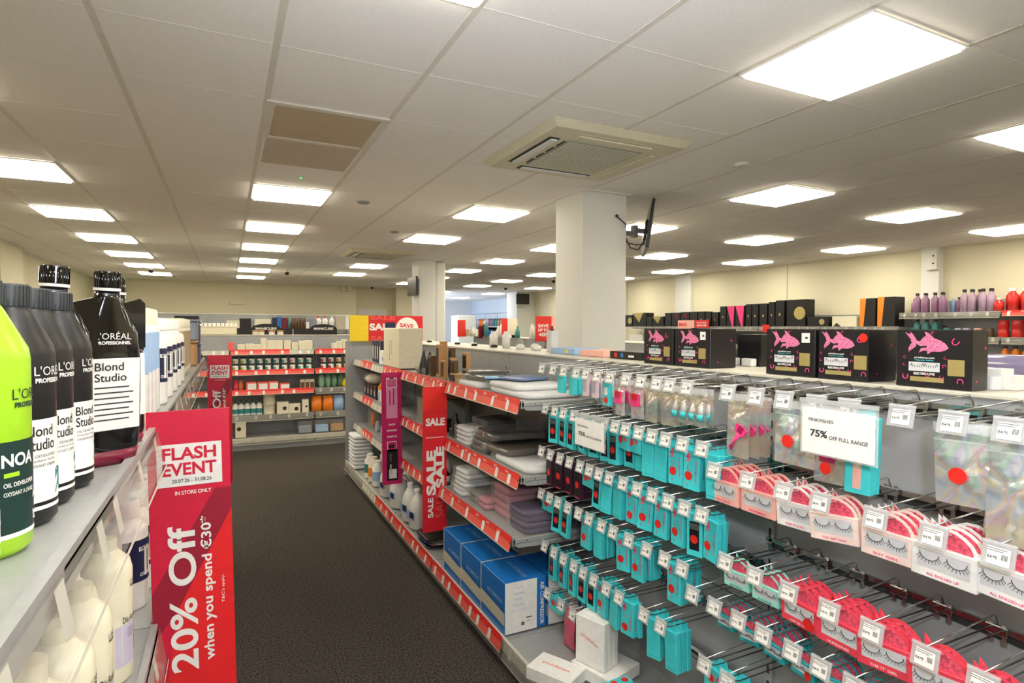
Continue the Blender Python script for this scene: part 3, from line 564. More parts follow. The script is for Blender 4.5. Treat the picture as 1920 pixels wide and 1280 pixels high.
# ------------------------------------------------------------------ hooks
def make_hook(L=.285):
    t = thing('display_hook', '', 'hook'); MB().box(-.022, .022, -.034, -.0225, -.014, .008, m_chrome, b=.002).box(-.018, -.008, -.026, -.0225, -.035, .012, m_chrome).box(.008, .018, -.026, -.0225, -.035, .012, m_chrome).build('bracket', t)
    for s in (-1, 1): MB().tube([(s * .012, -.025, 0), (s * .012, -L + .02, 0), (s * .012, -L, .004), (s * .012, -L - .006, .016)], .0022, m_chrome).build('prong', t)
    MB().tube([(0, -.025, .006), (0, -.035, .03), (0, -.045, .034), (0, -L - .012, .022)], .0020, m_chrome).build('label_arm', t)
    hl = MB(); X = T(0, -L - .014, .024) @ Matrix.Rotation(-.22, 4, 'X'); hl.box(-.027, .027, -.001, .001, -.046, 0, m_hold, X); hl.box(-.027, .027, -.003, .003, -.004, .002, m_clear, X); h = hl.build('ticket_holder', t)
    k = MB().box(-.018, .019, -.0022, -.0012, -.041, -.009, m_tick, X); pass
    for q in range(5): k.box(.006 + q * .002, .0066 + q * .002, -.003, -.0022, -.030, -.02, m_rib, X)
    k.text('€4.95', -.009, -.028, .016, .006, -.0028, m_rib, .02, X=X); k.box(-.018, .014, -.0026, -.0022, -.0125, -.0115, m_rib, X); k.box(-.018, .008, -.0026, -.0022, -.0165, -.0155, m_rib, X); k.build('ticket', h)
    return Proto(t)
HK = make_hook()
FISH = [(.5, -.02), (.43, .09), (.31, .17), (.16, .21), (.05, .33), (-.07, .37), (-.02, .26), (-.09, .16), (-.13, .05), (-.2, .06), (-.28, .2), (-.38, .31), (-.37, .22), (-.5, .27), (-.37, .11), (-.31, -.02), (-.36, -.18), (-.35, -.32), (-.27, -.21), (-.19, -.09), (-.13, -.06), (-.08, -.13), (-.12, -.3), (-.03, -.21), (.05, -.19), (.08, -.3), (.16, -.2), (.32, -.17), (.43, -.11)][::-1]
def fish(mb, x, z, w, y, m, flip=1, rot=0.0, X=None, th=0, v=1.0):
    c_, s_ = math.cos(rot), math.sin(rot); o = [(x + w * (a * flip * c_ - b * v * s_), z + w * (a * flip * s_ + b * v * c_)) for a, b in FISH]
    if flip < 0: o.reverse()
    if th: mb.plate(o, y, y + th, m, X)
    else: mb.add([(a, y, b) for a, b in o], [tuple(range(len(o)))], m, X)
TOP = [(.5, -.12), (.47, .02), (.38, .13), (.24, .21), (.08, .26), (-.08, .25), (-.2, .19), (-.28, .12), (-.36, .19), (-.47, .26), (-.44, .08), (-.4, -.02), (-.46, -.16), (-.3, -.16), (-.1, -.2), (.1, -.22), (.34, -.2)][::-1]
def hump(mb, x, z, w, y, m, rot, th=0):
    c_, s_ = math.cos(rot), math.sin(rot); o = [(x + w * (a * c_ - b * s_), z + w * (a * s_ + b * c_)) for a, b in TOP]
    if th: mb.plate(o, y, y + th, m)
    else: mb.add([(a, y, b) for a, b in o], [tuple(range(len(o)))], m)
def hang_tab(b, z, w, m): b.plate([(-w / 2, z), (w / 2, z), (w * .38, z + .022), (-w * .38, z + .022)], -.0006, .0006, m)
def p_carton(kind):   # slim carton hanging from a tab; origin = hook height
    t = thing('beauty_tool_pack', '', 'pack', group='teal packs on the chrome hooks'); w, h, d = (.062, .128, .018) if kind in 'FD' else (.055, .135, .02)
    m = m_teal; b = MB(); z0 = -.02 - h
    if kind == 'W':
        b.box(-w / 2, w / 2, -d / 2, d / 2, z0, -.02, m, b=.0015); b.box(-.017, .017, -d / 2 - .0006, -d / 2, z0 + .02, -.045, m_win)
        for k in range(5): b.box(-.015, .015, -d / 2 - .001, -d / 2 - .0006, -.052 - k * .004, -.051 - k * .004, m_acg)
        b.disc(.0, z0 + .055, .0135, -d / 2 - .0014, m_dot)
    elif kind == 'P': b.box(-w / 2, w / 2, -d / 2, d / 2, z0, -.02, m, b=.0015); b.box(-w / 2 + .006, w / 2 - .006, -d / 2 - .0005, -d / 2, z0 + .01, z0 + .011, m_tlab)
    elif kind == 'S':
        b.box(-.045, .045, -d / 2, d / 2, -.085, -.02, m, b=.0015); b.disc(-.015, -.05, .014, -d / 2 - .0006, m_dot); fish(b, .015, -.045, .032, -d / 2 - .0008, m_fishr)
    elif kind == 'B':
        b.box(-w / 2, w / 2, -d / 2, d / 2, z0, -.02, mat('dark_plum_card', (62, 26, 52), .4), b=.0015); b.box(-.022, .022, -d / 2 - .0006, -d / 2, z0 + .012, -.03, m_black)
        b.disc(.002, z0 + .06, .015, -d / 2 - .001, m_dot); b.box(-.015, .015, -d / 2 - .001, 0, z0 + .005, z0 + .008, m_pink)
    else:
        b.box(-w / 2, w / 2, -d / 2, d / 2, z0, -.02, m, b=.0015); y = -d / 2 - .0007; fish(b, -.012, -.045, .034, y, m_fishr, 1, PI / 2 - .1)
        dz = z0 + (.045 if kind == 'F' else .03); b.disc(-.01, dz, .0145, y - .0004, m_dot); b.text('pinkfishes', .018, z0 + .06, .07, .009, y, m_fishr, .02, rot=PI / 2)
        b.tube([(-.012, y, -.07), (-.016, y, -.078), (-.010, y, -.084)], .0012, m_fishr, 5); b.tube([(-.016, y, z0 + .024), (-.012, y, z0 + .012)], .0012, m_fishr, 5)
    b.build('box', t); q = MB(); hang_tab(q, -.02, w * .8, m_teal if kind != 'B' else m_black); q.build('hanging_tab', t); return Proto(t)
PK = {k: p_carton(k) for k in 'WPSBFD'}
DESC = {'W': 'teal carton with dark window', 'P': 'plain teal slim carton', 'S': 'small wide teal carton', 'B': 'black and plum carton', 'F': 'teal carton with fish print', 'D': 'teal carton with low red dot'}
def lashpack(mc, txt, deep, s=1.0, mt=None, dot=False):
    t = thing('lash_box', '', 'lash box'); w, h, d = .118 * s, .066 * s, .02; z0 = -.032 - h; mt = mt or m_pink
    b = MB(); b.box(-w / 2, w / 2, -d / 2, d / 2, z0, z0 + h, mc, b=.0015); b.build('box', t)
    q = MB(); y = -d / 2 - .0006; q.box(-w * .40, w * .40, y, y + .0005, z0 + h * .30, z0 + h * .86, m_lash, b=0)
    for sx in (-1, 1):
        arc = [(sx * w * .21 + w * .15 * math.cos(a), y - .001, z0 + h * .76 - h * .22 * math.sin(a)) for a in [PI * j / 10 for j in range(11)]]
        q.tube(arc, .0007, m_blk, 4)
        for j in range(1, 10):
            a = PI * j / 10; x, z = sx * w * .21 + w * .15 * math.cos(a), z0 + h * .76 - h * .22 * math.sin(a); q.tube([(x, y - .001, z), (x + .006 * math.cos(a) * 1.2, y - .002, z - .007 * s)], .0005, m_blk, 3)
    q.build('window', t); l = MB()
    if txt: l.text(txt, 0, z0 + h * .13, w * .5, h * .085, y - .0002, mt, .02)
    if dot or not txt: l.disc(w * .28, z0 + h * .3, h * .26, y - .002, m_dot)
    l.build('lettering', t)
    f = MB(); hump(f, .004, -.018, w * .92, -.001, mc, -.16, .002); hump(f, .004, -.020, w * .80, -.0016, m_fishr, -.16); f.build('fish_topper', t); return Proto(t)
LB = {'rose': [lashpack(m_skin, 'SEEIN THINGS', 0), lashpack(m_skin, 'BRIDESMAID', 0)], 'cream': [lashpack(m_white, 'KEEP IT CUTE', 0), lashpack(mat('blush_card', (238, 214, 206)), 'YOU BET CHA', 0), lashpack(mat('blush_card', (238, 214, 206)), 'SHY GIRL', 0, .97), lashpack(m_white, 'ALL DOLLED UP', 0, 1.05), lashpack(m_white, 'ALL DOLLED UP', 0)],
      'red': [lashpack(m_hotc, 'LASH OR LAST', 0, .95, m_white, True), lashpack(m_hotc, 'HUNGOVER', 0, .98, m_white), lashpack(m_hotc, "THE 'IT' GIRL", 0, 1, m_white), lashpack(m_hotc, "THE 'IT' GIRL", 0, 1, m_white)],
      'mint': [lashpack(m_mint, 'DOLL', 0, .72, m_blk), lashpack(m_mint, 'CUTE', 0, .72, m_blk)], 'teal': [lashpack(m_teal2, 'ACCENT', 0, .55, m_blk), lashpack(m_teal2, 'HALF LASH', 0, .6, m_blk), lashpack(m_teal2, '', 0, .6, m_blk, True)]}
LDESC = {'rose': 'pale pink lash box', 'cream': 'cream lash box', 'red': 'coral red lash box', 'mint': 'mint lash box', 'teal': 'small teal lash box'}
def zipbag(w, h, m, inner, seed):
    t = thing('zip_bag', '', 'bag'); n = 9; rr = random.Random(seed); vs = []; fs = []
    for side in (-1, 1):
        for j in range(n + 1):
            for i in range(n + 1):
                u, v = i / n, j / n; bulge = math.sin(PI * u) * math.sin(PI * min(1, v * 1.15)) * .010 * (1 if v < .87 else 0)
                vs.append(((u - .5) * w, side * (bulge + .0012) + rr.uniform(-.001, .001), -.022 - h + v * h))
    N = (n + 1) ** 2
    for j in range(n):
        for i in range(n): a = j * (n + 1) + i; fs.append((a, a + 1, a + n + 2, a + n + 1)); fs.append((N + a, N + a + n + 1, N + a + n + 2, N + a + 1))
    b = MB().add(vs, fs, m, None, False); b.box(-w / 2, w / 2, -.003, .003, -.022 - h * .13, -.022 - h * .11, m_clear); b.box(-w / 2, w / 2, -.001, .001, -.024, -.004, m_clear); b.build('film', t)
    if inner:
        q = MB(); inner(q, -.022 - h * .95); q.build('contents', t)
    return Proto(t)
def in_brush(q, z):
    for a in (-.25, -.45, -.65): X = T(0, -.012, z + .03) @ Matrix.Rotation(-a, 4, 'Y') @ T(-.0, 0, 0); q.tube([(-.01, 0, -.02), (.0, 0, .04)], .003, m_pink, 6, X); q.box(-.01, .01, -.003, .003, .04, .062, m_pink, X)
def in_dot(q, z): q.disc(-.012, z + .055, .0165, -.0145, m_dot, 24)
def in_pink(q, z): q.loft([(z + .045, .02, .006, 0, -.008), (z + .09, .024, .006, 0, -.008)], m_pink, 12, p=4); q.disc(-.0, z + .03, .015, -.0155, m_dot, 24)
def in_sponge(q, z):
    for x in (-.02, .02): q.loft([(z + .015, .010, .006, x, -.008), (z + .035, .014, .008, x, -.008)], m_teal, 10); q.loft([(z + .035, .014, .008, x, -.008), (z + .065, .004, .004, x + .006, -.006)], m_wplas, 10)
def in_pad(q, z): q.box(-.022, .022, -.0135, -.008, z + .04, z + .085, m_pink); q.disc(0, z + .075, .0135, -.0155, m_dot, 22)
hl1, hl2, hl3 = holo('iridescent_film'), holo('iridescent_film_rose', (235, 215, 225), 3.1), holo('iridescent_film_clear', (222, 226, 226), 5.0, .55)
ZB = {'brush': zipbag(.085, .165, hl3, in_brush, 1), 'dot': zipbag(.118, .148, hl1, in_dot, 2), 'pink': zipbag(.085, .172, hl3, in_pink, 3), 'sponge': zipbag(.085, .10, hl3, in_sponge, 4), 'pad': zipbag(.07, .12, hl2, in_pad, 5), 'plain': zipbag(.07, .12, hl3, None, 6), 'big': zipbag(.13, .2, hl1, None, 7)}
ZDESC = {'brush': 'bag of hot pink brushes', 'dot': 'square iridescent bag', 'pink': 'clear bag with pink pad', 'sponge': 'bag with teal sponges', 'pad': 'iridescent bag with pink pad', 'plain': 'plain silvery clear bag', 'big': 'large shiny iridescent bag'}
RN = ['top', 'second', 'third', 'fourth', 'fifth', 'sixth']
hook_ix = {}
PIN = {}
def place(kind, x, y, z, i, row, n, k, bayname):
    rnd = random.random
    if kind in PK: pr, ds = PK[kind], DESC[kind]
    elif kind in ZB: pr, ds = ZB[kind], ZDESC[kind]
    elif kind in EX: pr, ds = EX[kind]
    else:
        fam, j = kind.split('-'); pr, ds = LB[fam][int(j)], LDESC[fam]
    lab = '%s, %s on %s hook of %s row, %s' % (ds, 'front' if k == 0 else ORD[k], ORD[n], RN[row], bayname)
    rz = AISLE_R + random.uniform(-.12, .12) + (.22 if kind in 'FDSPW' and random.random() < .3 else 0)
    pr.put((x, y, z), lab, rz, (random.uniform(-.03, .03), random.uniform(-.07, .07) if kind in PK else random.uniform(-.12, .04) * (1 if kind[:4] in ('crea', 'teal') else .5)), group='packs on the chrome hooks')
# small extra kinds
def small_box(m, w, h, d, deco=None, nm_='beauty_pack'):
    t = thing(nm_, '', 'pack'); b = MB().box(-w / 2, w / 2, -d / 2, d / 2, -.02 - h, -.02, m, b=.0012)
    if deco: deco(b, -.02 - h, -d / 2)
    b.build('box', t); q = MB(); hang_tab(q, -.02, w * .7, m); q.build('hanging_tab', t); return Proto(t)
def dk_pw(b, z, y): b.box(-.012, .012, y - .0005, y, z + .02, z + .05, m_lil)
def dk_td(b, z, y): b.disc(0, z + .02, .013, y - .001, m_dot); b.box(-.01, .01, y - .0006, y, z + .04, z + .07, m_white)
EX = {'pw': (small_box(mat('pinkish_white_card', (222, 200, 208)), .034, .075, .014, dk_pw), 'narrow pinkish white carton'), 'td': (small_box(m_teal, .045, .095, .016, dk_td), 'teal carton with foot dot'),
      'tt': (small_box(m_teal, .05, .08, .02, None), 'short plain teal carton'), 'file': (small_box(m_teal, .058, .178, .02, lambda b, z, y: (b.plate([(-.009, z + .012), (.009, z + .012), (.010, z + .085), (-.010, z + .085)], y - .001, y, m_skin), b.box(-.004, .004, y - .0016, y - .001, z + .06, z + .078, m_white))), 'tall teal nail file carton'),
      'pinkbag': (zipbag(.075, .17, mat('rose_pink_foil', (206, 92, 118), .3), None, 9), 'long rose pink packet')}
def hooks(row, z, pxs, bayname, fx_=1.3):
    for n, (px, items) in enumerate(pxs):
        y = Yat(px, fx_)
        HK.put((PX, y, z), 'chrome display hook with ticket, %s in the %s row of the %s' % (ORD[n], RN[row], bayname), AISLE_R, group='chrome display hooks')
        th = .021
        for k, kd in enumerate(items):
            step = {'cream': .026, 'rose-': .026}.get(kd[:5], .024 if kd not in ZB else .026)
            place(kd, 1.335 + k * step, y, z - .001, 0, row, n, k, bayname)
BL, BR = 'left bay', 'right bay'
hooks(0, ROW1[0], [(1021, []), (1042, ['tt']), (1062, ['tt', 'tt']), (1086, ['pw'] * 3), (1104, ['pw'] * 4), (1126, ['td']), (1150, ['pad'] * 3), (1180, ['pad', 'plain', 'plain']), (1208, ['plain'] * 5), (1238, ['plain'] * 3), (1262, ['sponge'] * 2), (1295, ['sponge'] * 2)], BL)
hooks(1, ROW1[1], [(1028, ['W'] * 2), (1046, ['W'] * 3), (1062, ['W'] * 2), (1082, ['W'] * 2), (1102, ['W'] * 2), (1122, ['W']), (1140, ['W'] * 3), (1160, ['S', 'W']), (1180, ['S', 'P']), (1205, ['P'] * 2), (1230, ['P'] * 2), (1256, ['F'] * 3), (1288, ['F'] * 3), (1325, ['P'] * 3)], BL)
hooks(2, ROW1[2], [(1021, ['B'] * 2), (1038, ['B'] * 3), (1056, ['B'] * 2), (1074, ['B'] * 2), (1094, ['S']), (1112, ['W'] * 2), (1130, ['P', 'W']), (1150, ['P'] * 3), (1176, ['D'] * 3), (1203, ['F'] * 3), (1232, ['F'] * 2), (1262, ['F'] * 3), (1293, ['W'] * 2), (1326, ['F'] * 2)], BL)
hooks(3, ROW1[3], [(1021, ['S']), (1037, ['W'] * 2), (1053, ['W']), (1072, []), (1092, ['F'] * 2), (1112, ['P'] * 3), (1136, []), (1158, ['F'] * 2), (1188, ['F'] * 4), (1222, []), (1256, ['F'] * 4), (1290, [])], BL)
hooks(4, ROW1[4], [(1028, ['W'] * 2), (1046, ['W'] * 3), (1064, ['W'] * 2), (1084, ['W'] * 3), (1102, ['W']), (1122, ['F'] * 3), (1146, ['P'] * 2), (1170, ['D'] * 2), (1218, ['P'] * 3), (1250, ['P', 'W', 'P'])], BL)
hooks(5, ROW1[5], [(1034, ['S'] * 2), (1060, ['pinkbag'] * 2), (1082, ['pinkbag'])], BL)
hooks(0, ROW0[0], [(1372, ['brush'] * 4), (1425, []), (1478, ['dot', 'plain']), (1538, ['pink'] * 2), (1600, ['file'] * 2), (1700, []), (1797, ['dot'] * 3), (1905, ['big'] * 2)], BR)
hooks(1, ROW0[1], [(1348, ['rose-0'] * 5), (1412, ['rose-1'] * 4), (1480, ['cream-0'] * 4), (1550, ['cream-1'] * 3), (1655, ['cream-2'] * 4), (1765, ['cream-3'] * 4), (1890, ['cream-4'] * 3)], BR)
hooks(2, ROW0[2], [(1372, ['mint-0'] * 2), (1428, ['mint-1'] * 3), (1493, ['red-0'] * 4), (1570, ['red-1'] * 4), (1652, ['red-2'] * 3), (1755, ['red-3'] * 2), (1865, ['red-0'] * 2)], BR)
hooks(3, ROW0[3], [(1310, []), (1352, ['teal-0'] * 4), (1398, ['teal-0'] * 5), (1446, ['teal-1'] * 5), (1502, ['teal-2']), (1556, ['teal-2'] * 4), (1620, ['teal-1'] * 3)], BR)
hooks(4, ROW0[4], [(1335, ['S'] * 2), (1378, ['P'] * 2), (1560, []), (1640, ['teal-1'] * 3)], BR)
# 75% signs in clear sleeves
def offer(y, z, w, h, label, X=1.262):
    t = thing('offer_sign', label, 'sign', (X, y, z), AISLE_R); MB().box(-w / 2 - .006, w / 2 + .006, .001, .003, -h - .004, .022, m_clear).box(-w / 2 - .006, w / 2 + .006, -.004, .004, .012, .022, m_hold).build('clear_sleeve', t)
    b = MB().box(-w / 2, w / 2, -.001, .0005, -h, 0, m_white); b.text('PINKFISHES', -w * .22, -h * .26, w * .36, h * .075, -.0016, m_rib, .01); b.text('75%', -w * .25, -h * .55, w * .25, h * .16, -.0016, m_rib, .03); b.text('OFF FULL RANGE', w * .16, -h * .60, w * .52, h * .085, -.0016, m_rib, .01); b.build('printed_card', t)
offer(Yat(1572, 1.262), 1.362, .178, .108, 'large white card reading PINKFISHES 75% OFF FULL RANGE on the right')
offer(Yat(1106, 1.262), 1.19, .20, .105, 'smaller-looking white card reading 75% OFF FULL RANGE among the teal packs on the left')
# ------------------------------------------------------------------ black lash display boxes on top of the right run
ZT = 1.403
m_fgl = m_fish; m_bcard = mat('display_box_black', (24, 22, 26), .3)
def magnet(b, x, z, s, y, rot=0):
    pts = [(math.cos(a) * s, -.0, math.sin(a) * s) for a in [PI * j / 8 + PI for j in range(9)]]; pts = [(-s, 0, s * .9)] + pts + [(s, 0, s * .9)]
    R = T(x, y, z) @ Matrix.Rotation(rot, 4, 'Y'); b.tube(pts, s * .22, m_pink, 5, R)
def dispbox(w, h, d, sticker):
    t = thing('lash_display_box', '', 'box'); b = MB().box(-w / 2, w / 2, 0, d, 0, h, m_bcard, b=.0015); b.build('carton', t)
    l = MB(); k = h / .145; y = -.0008; fish(l, -.016, h - .036 * k, .108, y, m_fgl, 1, -.14, v=.78); l.plate([(-.040, h - .034 * k), (-.030, h - .0415 * k), (-.012, h - .040 * k), (-.014, h - .045 * k), (-.036, h - .047 * k)][::-1], y - .0006, y - .0003, m_bcard)
    l.text('pinkfishes.com', -.018, h - .071 * k, .048, .006, y - .0006, m_white, .02); l.text('Magnetic Lashes', -.018, h - .077 * k, .044, .004, y - .0006, m_teal, .02)
    l.face(-.056, .018, h - .105 * k, h - .082 * k, y, m_lash)
    for sx in (-.035, -.002):
        for j in range(9): a = PI + PI * j / 8; x, z = sx + .013 * math.cos(a), h - .084 * k + .006 * math.sin(a); l.tube([(x, y - .0006, z), (x + .004 * math.cos(a), y - .0008, z - .006)], .0005, m_blk, 3)
    l.text('ELECTRIC LOVE', -.018, h - .111 * k, .05, .006, y - .0006, m_white, .04); l.face(-.052, .028, h - .131 * k, h - .119 * k, y, m_gold); l.face(.036, .073, h - .112 * k, h - .073 * k, y, m_gold)
    magnet(l, .052, h - .03 * k, .007, y, .6); magnet(l, -.064, h - .12 * k, .006, y); magnet(l, .064, h - .125 * k, .006, y, PI); magnet(l, -.068, h - .09 * k, .003, y, 1.0); magnet(l, .022, h - .118 * k, .004, y, .4); magnet(l, -.066, h - .07 * k, .003, y, 2.0); magnet(l, .028, h - .09 * k, .0035, y, 2.6); magnet(l, .03, h - .07 * k, .003, y, 1.0); magnet(l, .0, h - .008 * k, .003, y, 2.2); magnet(l, -.01, h - .114 * k, .004, y, .2)
    if sticker == 'dot': l.disc(.063, h - .024, .0125, y - .002, m_dot, 26)
    if sticker == 'paper': l.box(.045, .073, y - .002, y - .001, h - .042, h - .012, m_tick, T(0, 0, 0)); l.box(.058, .066, y - .0026, y - .002, h - .03, h - .024, m_blk)
    l.build('front_print', t)
    s_ = MB(); Xs = T(w / 2 + .0006, d / 2, 0) @ Matrix.Rotation(PI / 2, 4, 'Z'); magnet(s_, d * .3, h * .75, .005, 0, .5) if 0 else s_.disc(d * .3, h * .7, .004, 0, m_mag, 10, Xs); s_.disc(-d * .2, h * .15, .003, 0, m_mag, 10, Xs); s_.build('side_print', t); return t
for k, (a, b, d, st, ds) in enumerate(((1207, 1263, .12, None, 'black lash display box, farthest left of the five on top of the hooks'), (1265, 1333, .13, 'paper', 'black lash display box with white sticker, second from the left'), (1436, 1530, .09, 'paper', 'black lash display box with tilted white sticker, third from the left'), (1534, 1630, .13, 'dot', 'black lash display box with a round red sticker, fourth from the left'), (1680, 1826, .07, None, 'largest black lash display box, at the right'))):
    ya, yb = Yat(a, 1.602), Yat(b, 1.602); o = dispbox(ya - yb - .004, .147, d, st); o.location = (1.602, (ya + yb) / 2, ZT); o.rotation_euler.z = AISLE_R; o['label'] = ds; o['group'] = 'black lash display boxes'
tag(MB().box(-.09, .09, 0, .06, 0, .145, m_bcard, b=.0015).build('lash_display_box', loc=(1.685, Yat(1750, 1.68), ZT), rz=AISLE_R), 'plain black box tucked behind the largest display box', 'box')
t = thing('open_display_box', 'open black display box with slanted side and red fish print beside the second lash box', 'box', (1.80, 1.93, ZT), AISLE_R)
MB().plate([(-.02, 0), (.16, 0), (.09, .145), (.0, .15)], 0, .12, m_bcard).build('slanted_carton', t); q = MB(); fish(q, .06, .11, .06, -.001, m_hotc, 1, -.6); q.text('bestsellers', .06, .075, .05, .008, -.001, m_teal, .01); q.text('Magnetic lashes', .07, .05, .06, .005, -.001, m_mag, 0); q.build('print', t)
def bx(nm_, label, cat, loc, w, d, h, m, rz=0, deco=None, bev=.002, group=None):
    b = MB().box(-w / 2, w / 2, -d / 2, d / 2, 0, h, m, b=bev)
    if deco: deco(b, w, d, h)
    return tag(b.build(nm_, loc=loc, rz=rz), label, cat, group)
bx('black_case', 'plain black case between the display boxes on top of the run', 'box', (1.92, Yat(1415, 1.9), ZT), .12, .1, .125, m_black, AISLE_R)
bx('flat_box', 'pale blue flat box with yellow mark on top of the run by the near pillar', 'box', (1.78, Yat(1060, 1.72), ZT), .26, .16, .035, m_lblue, AISLE_R, lambda b, w, d, h: b.box(.03, .06, -d / 2 - .001, -d / 2, .008, .026, m_yel))
bx('flat_box', 'pale pink flat box on top of the run between the blue and the black one', 'box', (1.78, Yat(1115, 1.72), ZT), .22, .16, .032, m_skin, AISLE_R)
bx('flat_box', 'flat black box with coloured circles on top of the run left of the lash displays', 'box', (1.78, Yat(1178, 1.72), ZT), .24, .16, .036, m_black, AISLE_R, lambda b, w, d, h: (b.disc(-.07, .018, .012, -d / 2 - .001, m_dot), b.disc(-.02, .018, .012, -d / 2 - .001, m_blue), b.box(.03, .07, -d / 2 - .001, -d / 2, .01, .02, m_white)))
t = thing('white_pump_stand', 'white plastic dispenser with round cap at the right edge of the view', 'dispenser', (1.75, .80, ZT), AISLE_R)
MB().plate([(-.03, 0), (.06, 0), (.06, .035), (.03, .035), (.03, .05), (.0, .05), (.0, .035), (-.01, .03), (-.01, .05), (-.03, .05)], -.03, .03, m_wplas).build('body', t); MB().lathe([(.018, 0), (.018, .03), (.015, .032)], m_lash, 20, T(.02, -.045, .0)).build('cap', t)
t = thing('wrapped_roll', 'plastic wrapped grey lilac roll lying at the right edge on top of the run', 'roll', (1.93, .88, ZT), AISLE_R)
MB().loft([(-.1, .035, .03, 0, 0), (-.09, .04, .035, 0, 0), (.09, .04, .035, 0, 0), (.1, .035, .03, 0, 0)], mat('lilac_grey_film', (120, 112, 140), .15), 16, T(0, 0, .04) @ Matrix.Rotation(PI / 2, 4, 'Y')).build('roll', t)
# white card trays with chrome hooks behind the boxes
for k, px in enumerate((1375, 1405)): bx('ticket_tray', 'small white ticket tray behind the top hooks, %s of two' % ('left' if k == 0 else 'right'), 'tray', (1.85, Yat(px, 1.85), ZT), .05, .03, .03, m_tick, AISLE_R)
# small jars and bottles along the top behind the towels
for k, (px, hh, r) in enumerate(((925, .12, .03), (937, .12, .03), (949, .12, .03), (961, .115, .028), (975, .075, .026), (1020, .035, .028), (1003, .04, .028), (988, .035, .03), (1038, .03, .028))):
    X_ = 1.88; tag(MB().lathe([(.001, 0), (r, 0), (r, hh * .75), (r * .6, hh * .85), (r * .6, hh)], m_wplas if k != 4 else m_acg, 16).build('plastic_bottle', loc=(X_ - .05 * (k % 2), Yat(px, X_), ZT)), '%s pale plastic bottle along the top of the right run left of the near pillar' % ORD[k], 'bottle', 'pale bottles left of the near pillar')
for k in range(16):
    y = 4.0 + k * .13; tag(MB().lathe([(.02, 0), (.025, .004), (.025, .016), (.02, .018)], m_wplas if k % 3 else m_dark, 12).build('small_round_pot', loc=(1.80 + .05 * (k % 3), y, ZT)), '%s small round white pot along the top of the right run' % ORD[k], 'pot', 'small pots on top of the right run')
tallc = bx('clear_box_stack', 'tall pale clear-plastic packaging just left of the near pillar', 'box', (1.80, Yat(1036, 1.8), ZT), .06, .05, .13, m_lash, AISLE_R)
# ------------------------------------------------------------------ base shelf: compressor boxes
ZB0 = .158
def comp():
    t = thing('compressor_box', '', 'box'); L, D, Hh = .272, .215, .238
    MB().box(-L / 2, L / 2, 0, D, 0, Hh, m_blue, b=.002).build('carton', t)
    f = MB(); f.add([(-L / 2 + .001, -.001, .05), (L / 2 - .001, -.001, .04), (L / 2 - .001, -.001, .10), (-L / 2 + .001, -.001, .115)], [(0, 1, 2, 3)], mat('compressor_cream', (200, 192, 172)))
    f.add([(-L / 2 + .001, -.0014, .115), (L / 2 - .001, -.0014, .10), (L / 2 - .001, -.0014, .108), (-L / 2 + .001, -.0014, .125)], [(0, 1, 2, 3)], m_dblue)
    f.text('AIR COMPRESSOR', .03, .145, .17, .02, -.0018, m_lblue, .02); f.disc(-.06, .075, .005, -.0018, m_gold)
    X = T(0, 0, Hh + .001) @ Matrix.Rotation(-PI / 2, 4, 'X'); f.text('AIR COMPRESSOR', .02, .12, .19, .022, 0, m_lblue, .0, X=T(0, .16, Hh + .001) @ Matrix(((1, 0, 0, 0), (0, 0, 1, -.12), (0, -1, 0, 0), (0, 0, 0, 1))) if False else Matrix(((1, 0, 0, 0), (0, 0, 1, 0), (0, 1, 0, Hh + .001), (0, 0, 0, 1)))); f.build('side_print', t)
    e = MB(); Xe = T(L / 2 + .001, 0, 0) @ Matrix.Rotation(PI / 2, 4, 'Z'); e.face(.002, .165, .002, Hh - .002, 0, m_white, Xe); 
    for q, s in enumerate(('• Compact', '• Reliable', '• Quiet', '• Powerful', '• Easy to use')): e.text(s, .058 + .004 * len(s) * .3, Hh - .03 - q * .026, .006 * len(s), .011, -.0006, m_lblue, .0, X=Xe)
    for q in range(8): e.box(.085 + q * .002, .0862 + q * .002, -.0008, 0, .03, .045, m_blk, Xe)
    e.box(.11, .14, -.0008, 0, .06, .064, m_blk, Xe); e.box(.11, .135, -.0008, 0, .045, .046, m_rib, Xe)
    e.text('AIR COMPRESSOR', .192, .115, .2, .02, -.0016, m_white, .02, rot=-PI / 2, X=Xe); e.build('end_print', t)
    k = MB().box(-L / 2 - .001, -L / 2 + .006, -.002, D, Hh, Hh + .001, m_rail).box(-L / 2 - .001, -L / 2 + .006, -.0025, -.001, 0, Hh, m_rail); k.build('packing_strap', t); return Proto(t)
cbx = comp()
for k, (x, y, s) in enumerate(((1.12, 2.50, 'blue air compressor box nearest the camera, front of the base shelf, white end showing'), (1.12, 2.775, 'blue air compressor box in the middle of the front row'), (1.12, 3.05, 'blue air compressor box farthest back, by the red sale board'), (1.345, 2.50, 'blue air compressor box in the rear row behind the nearest one'))):
    cbx.put((x, y, ZB0), s, AISLE_R)
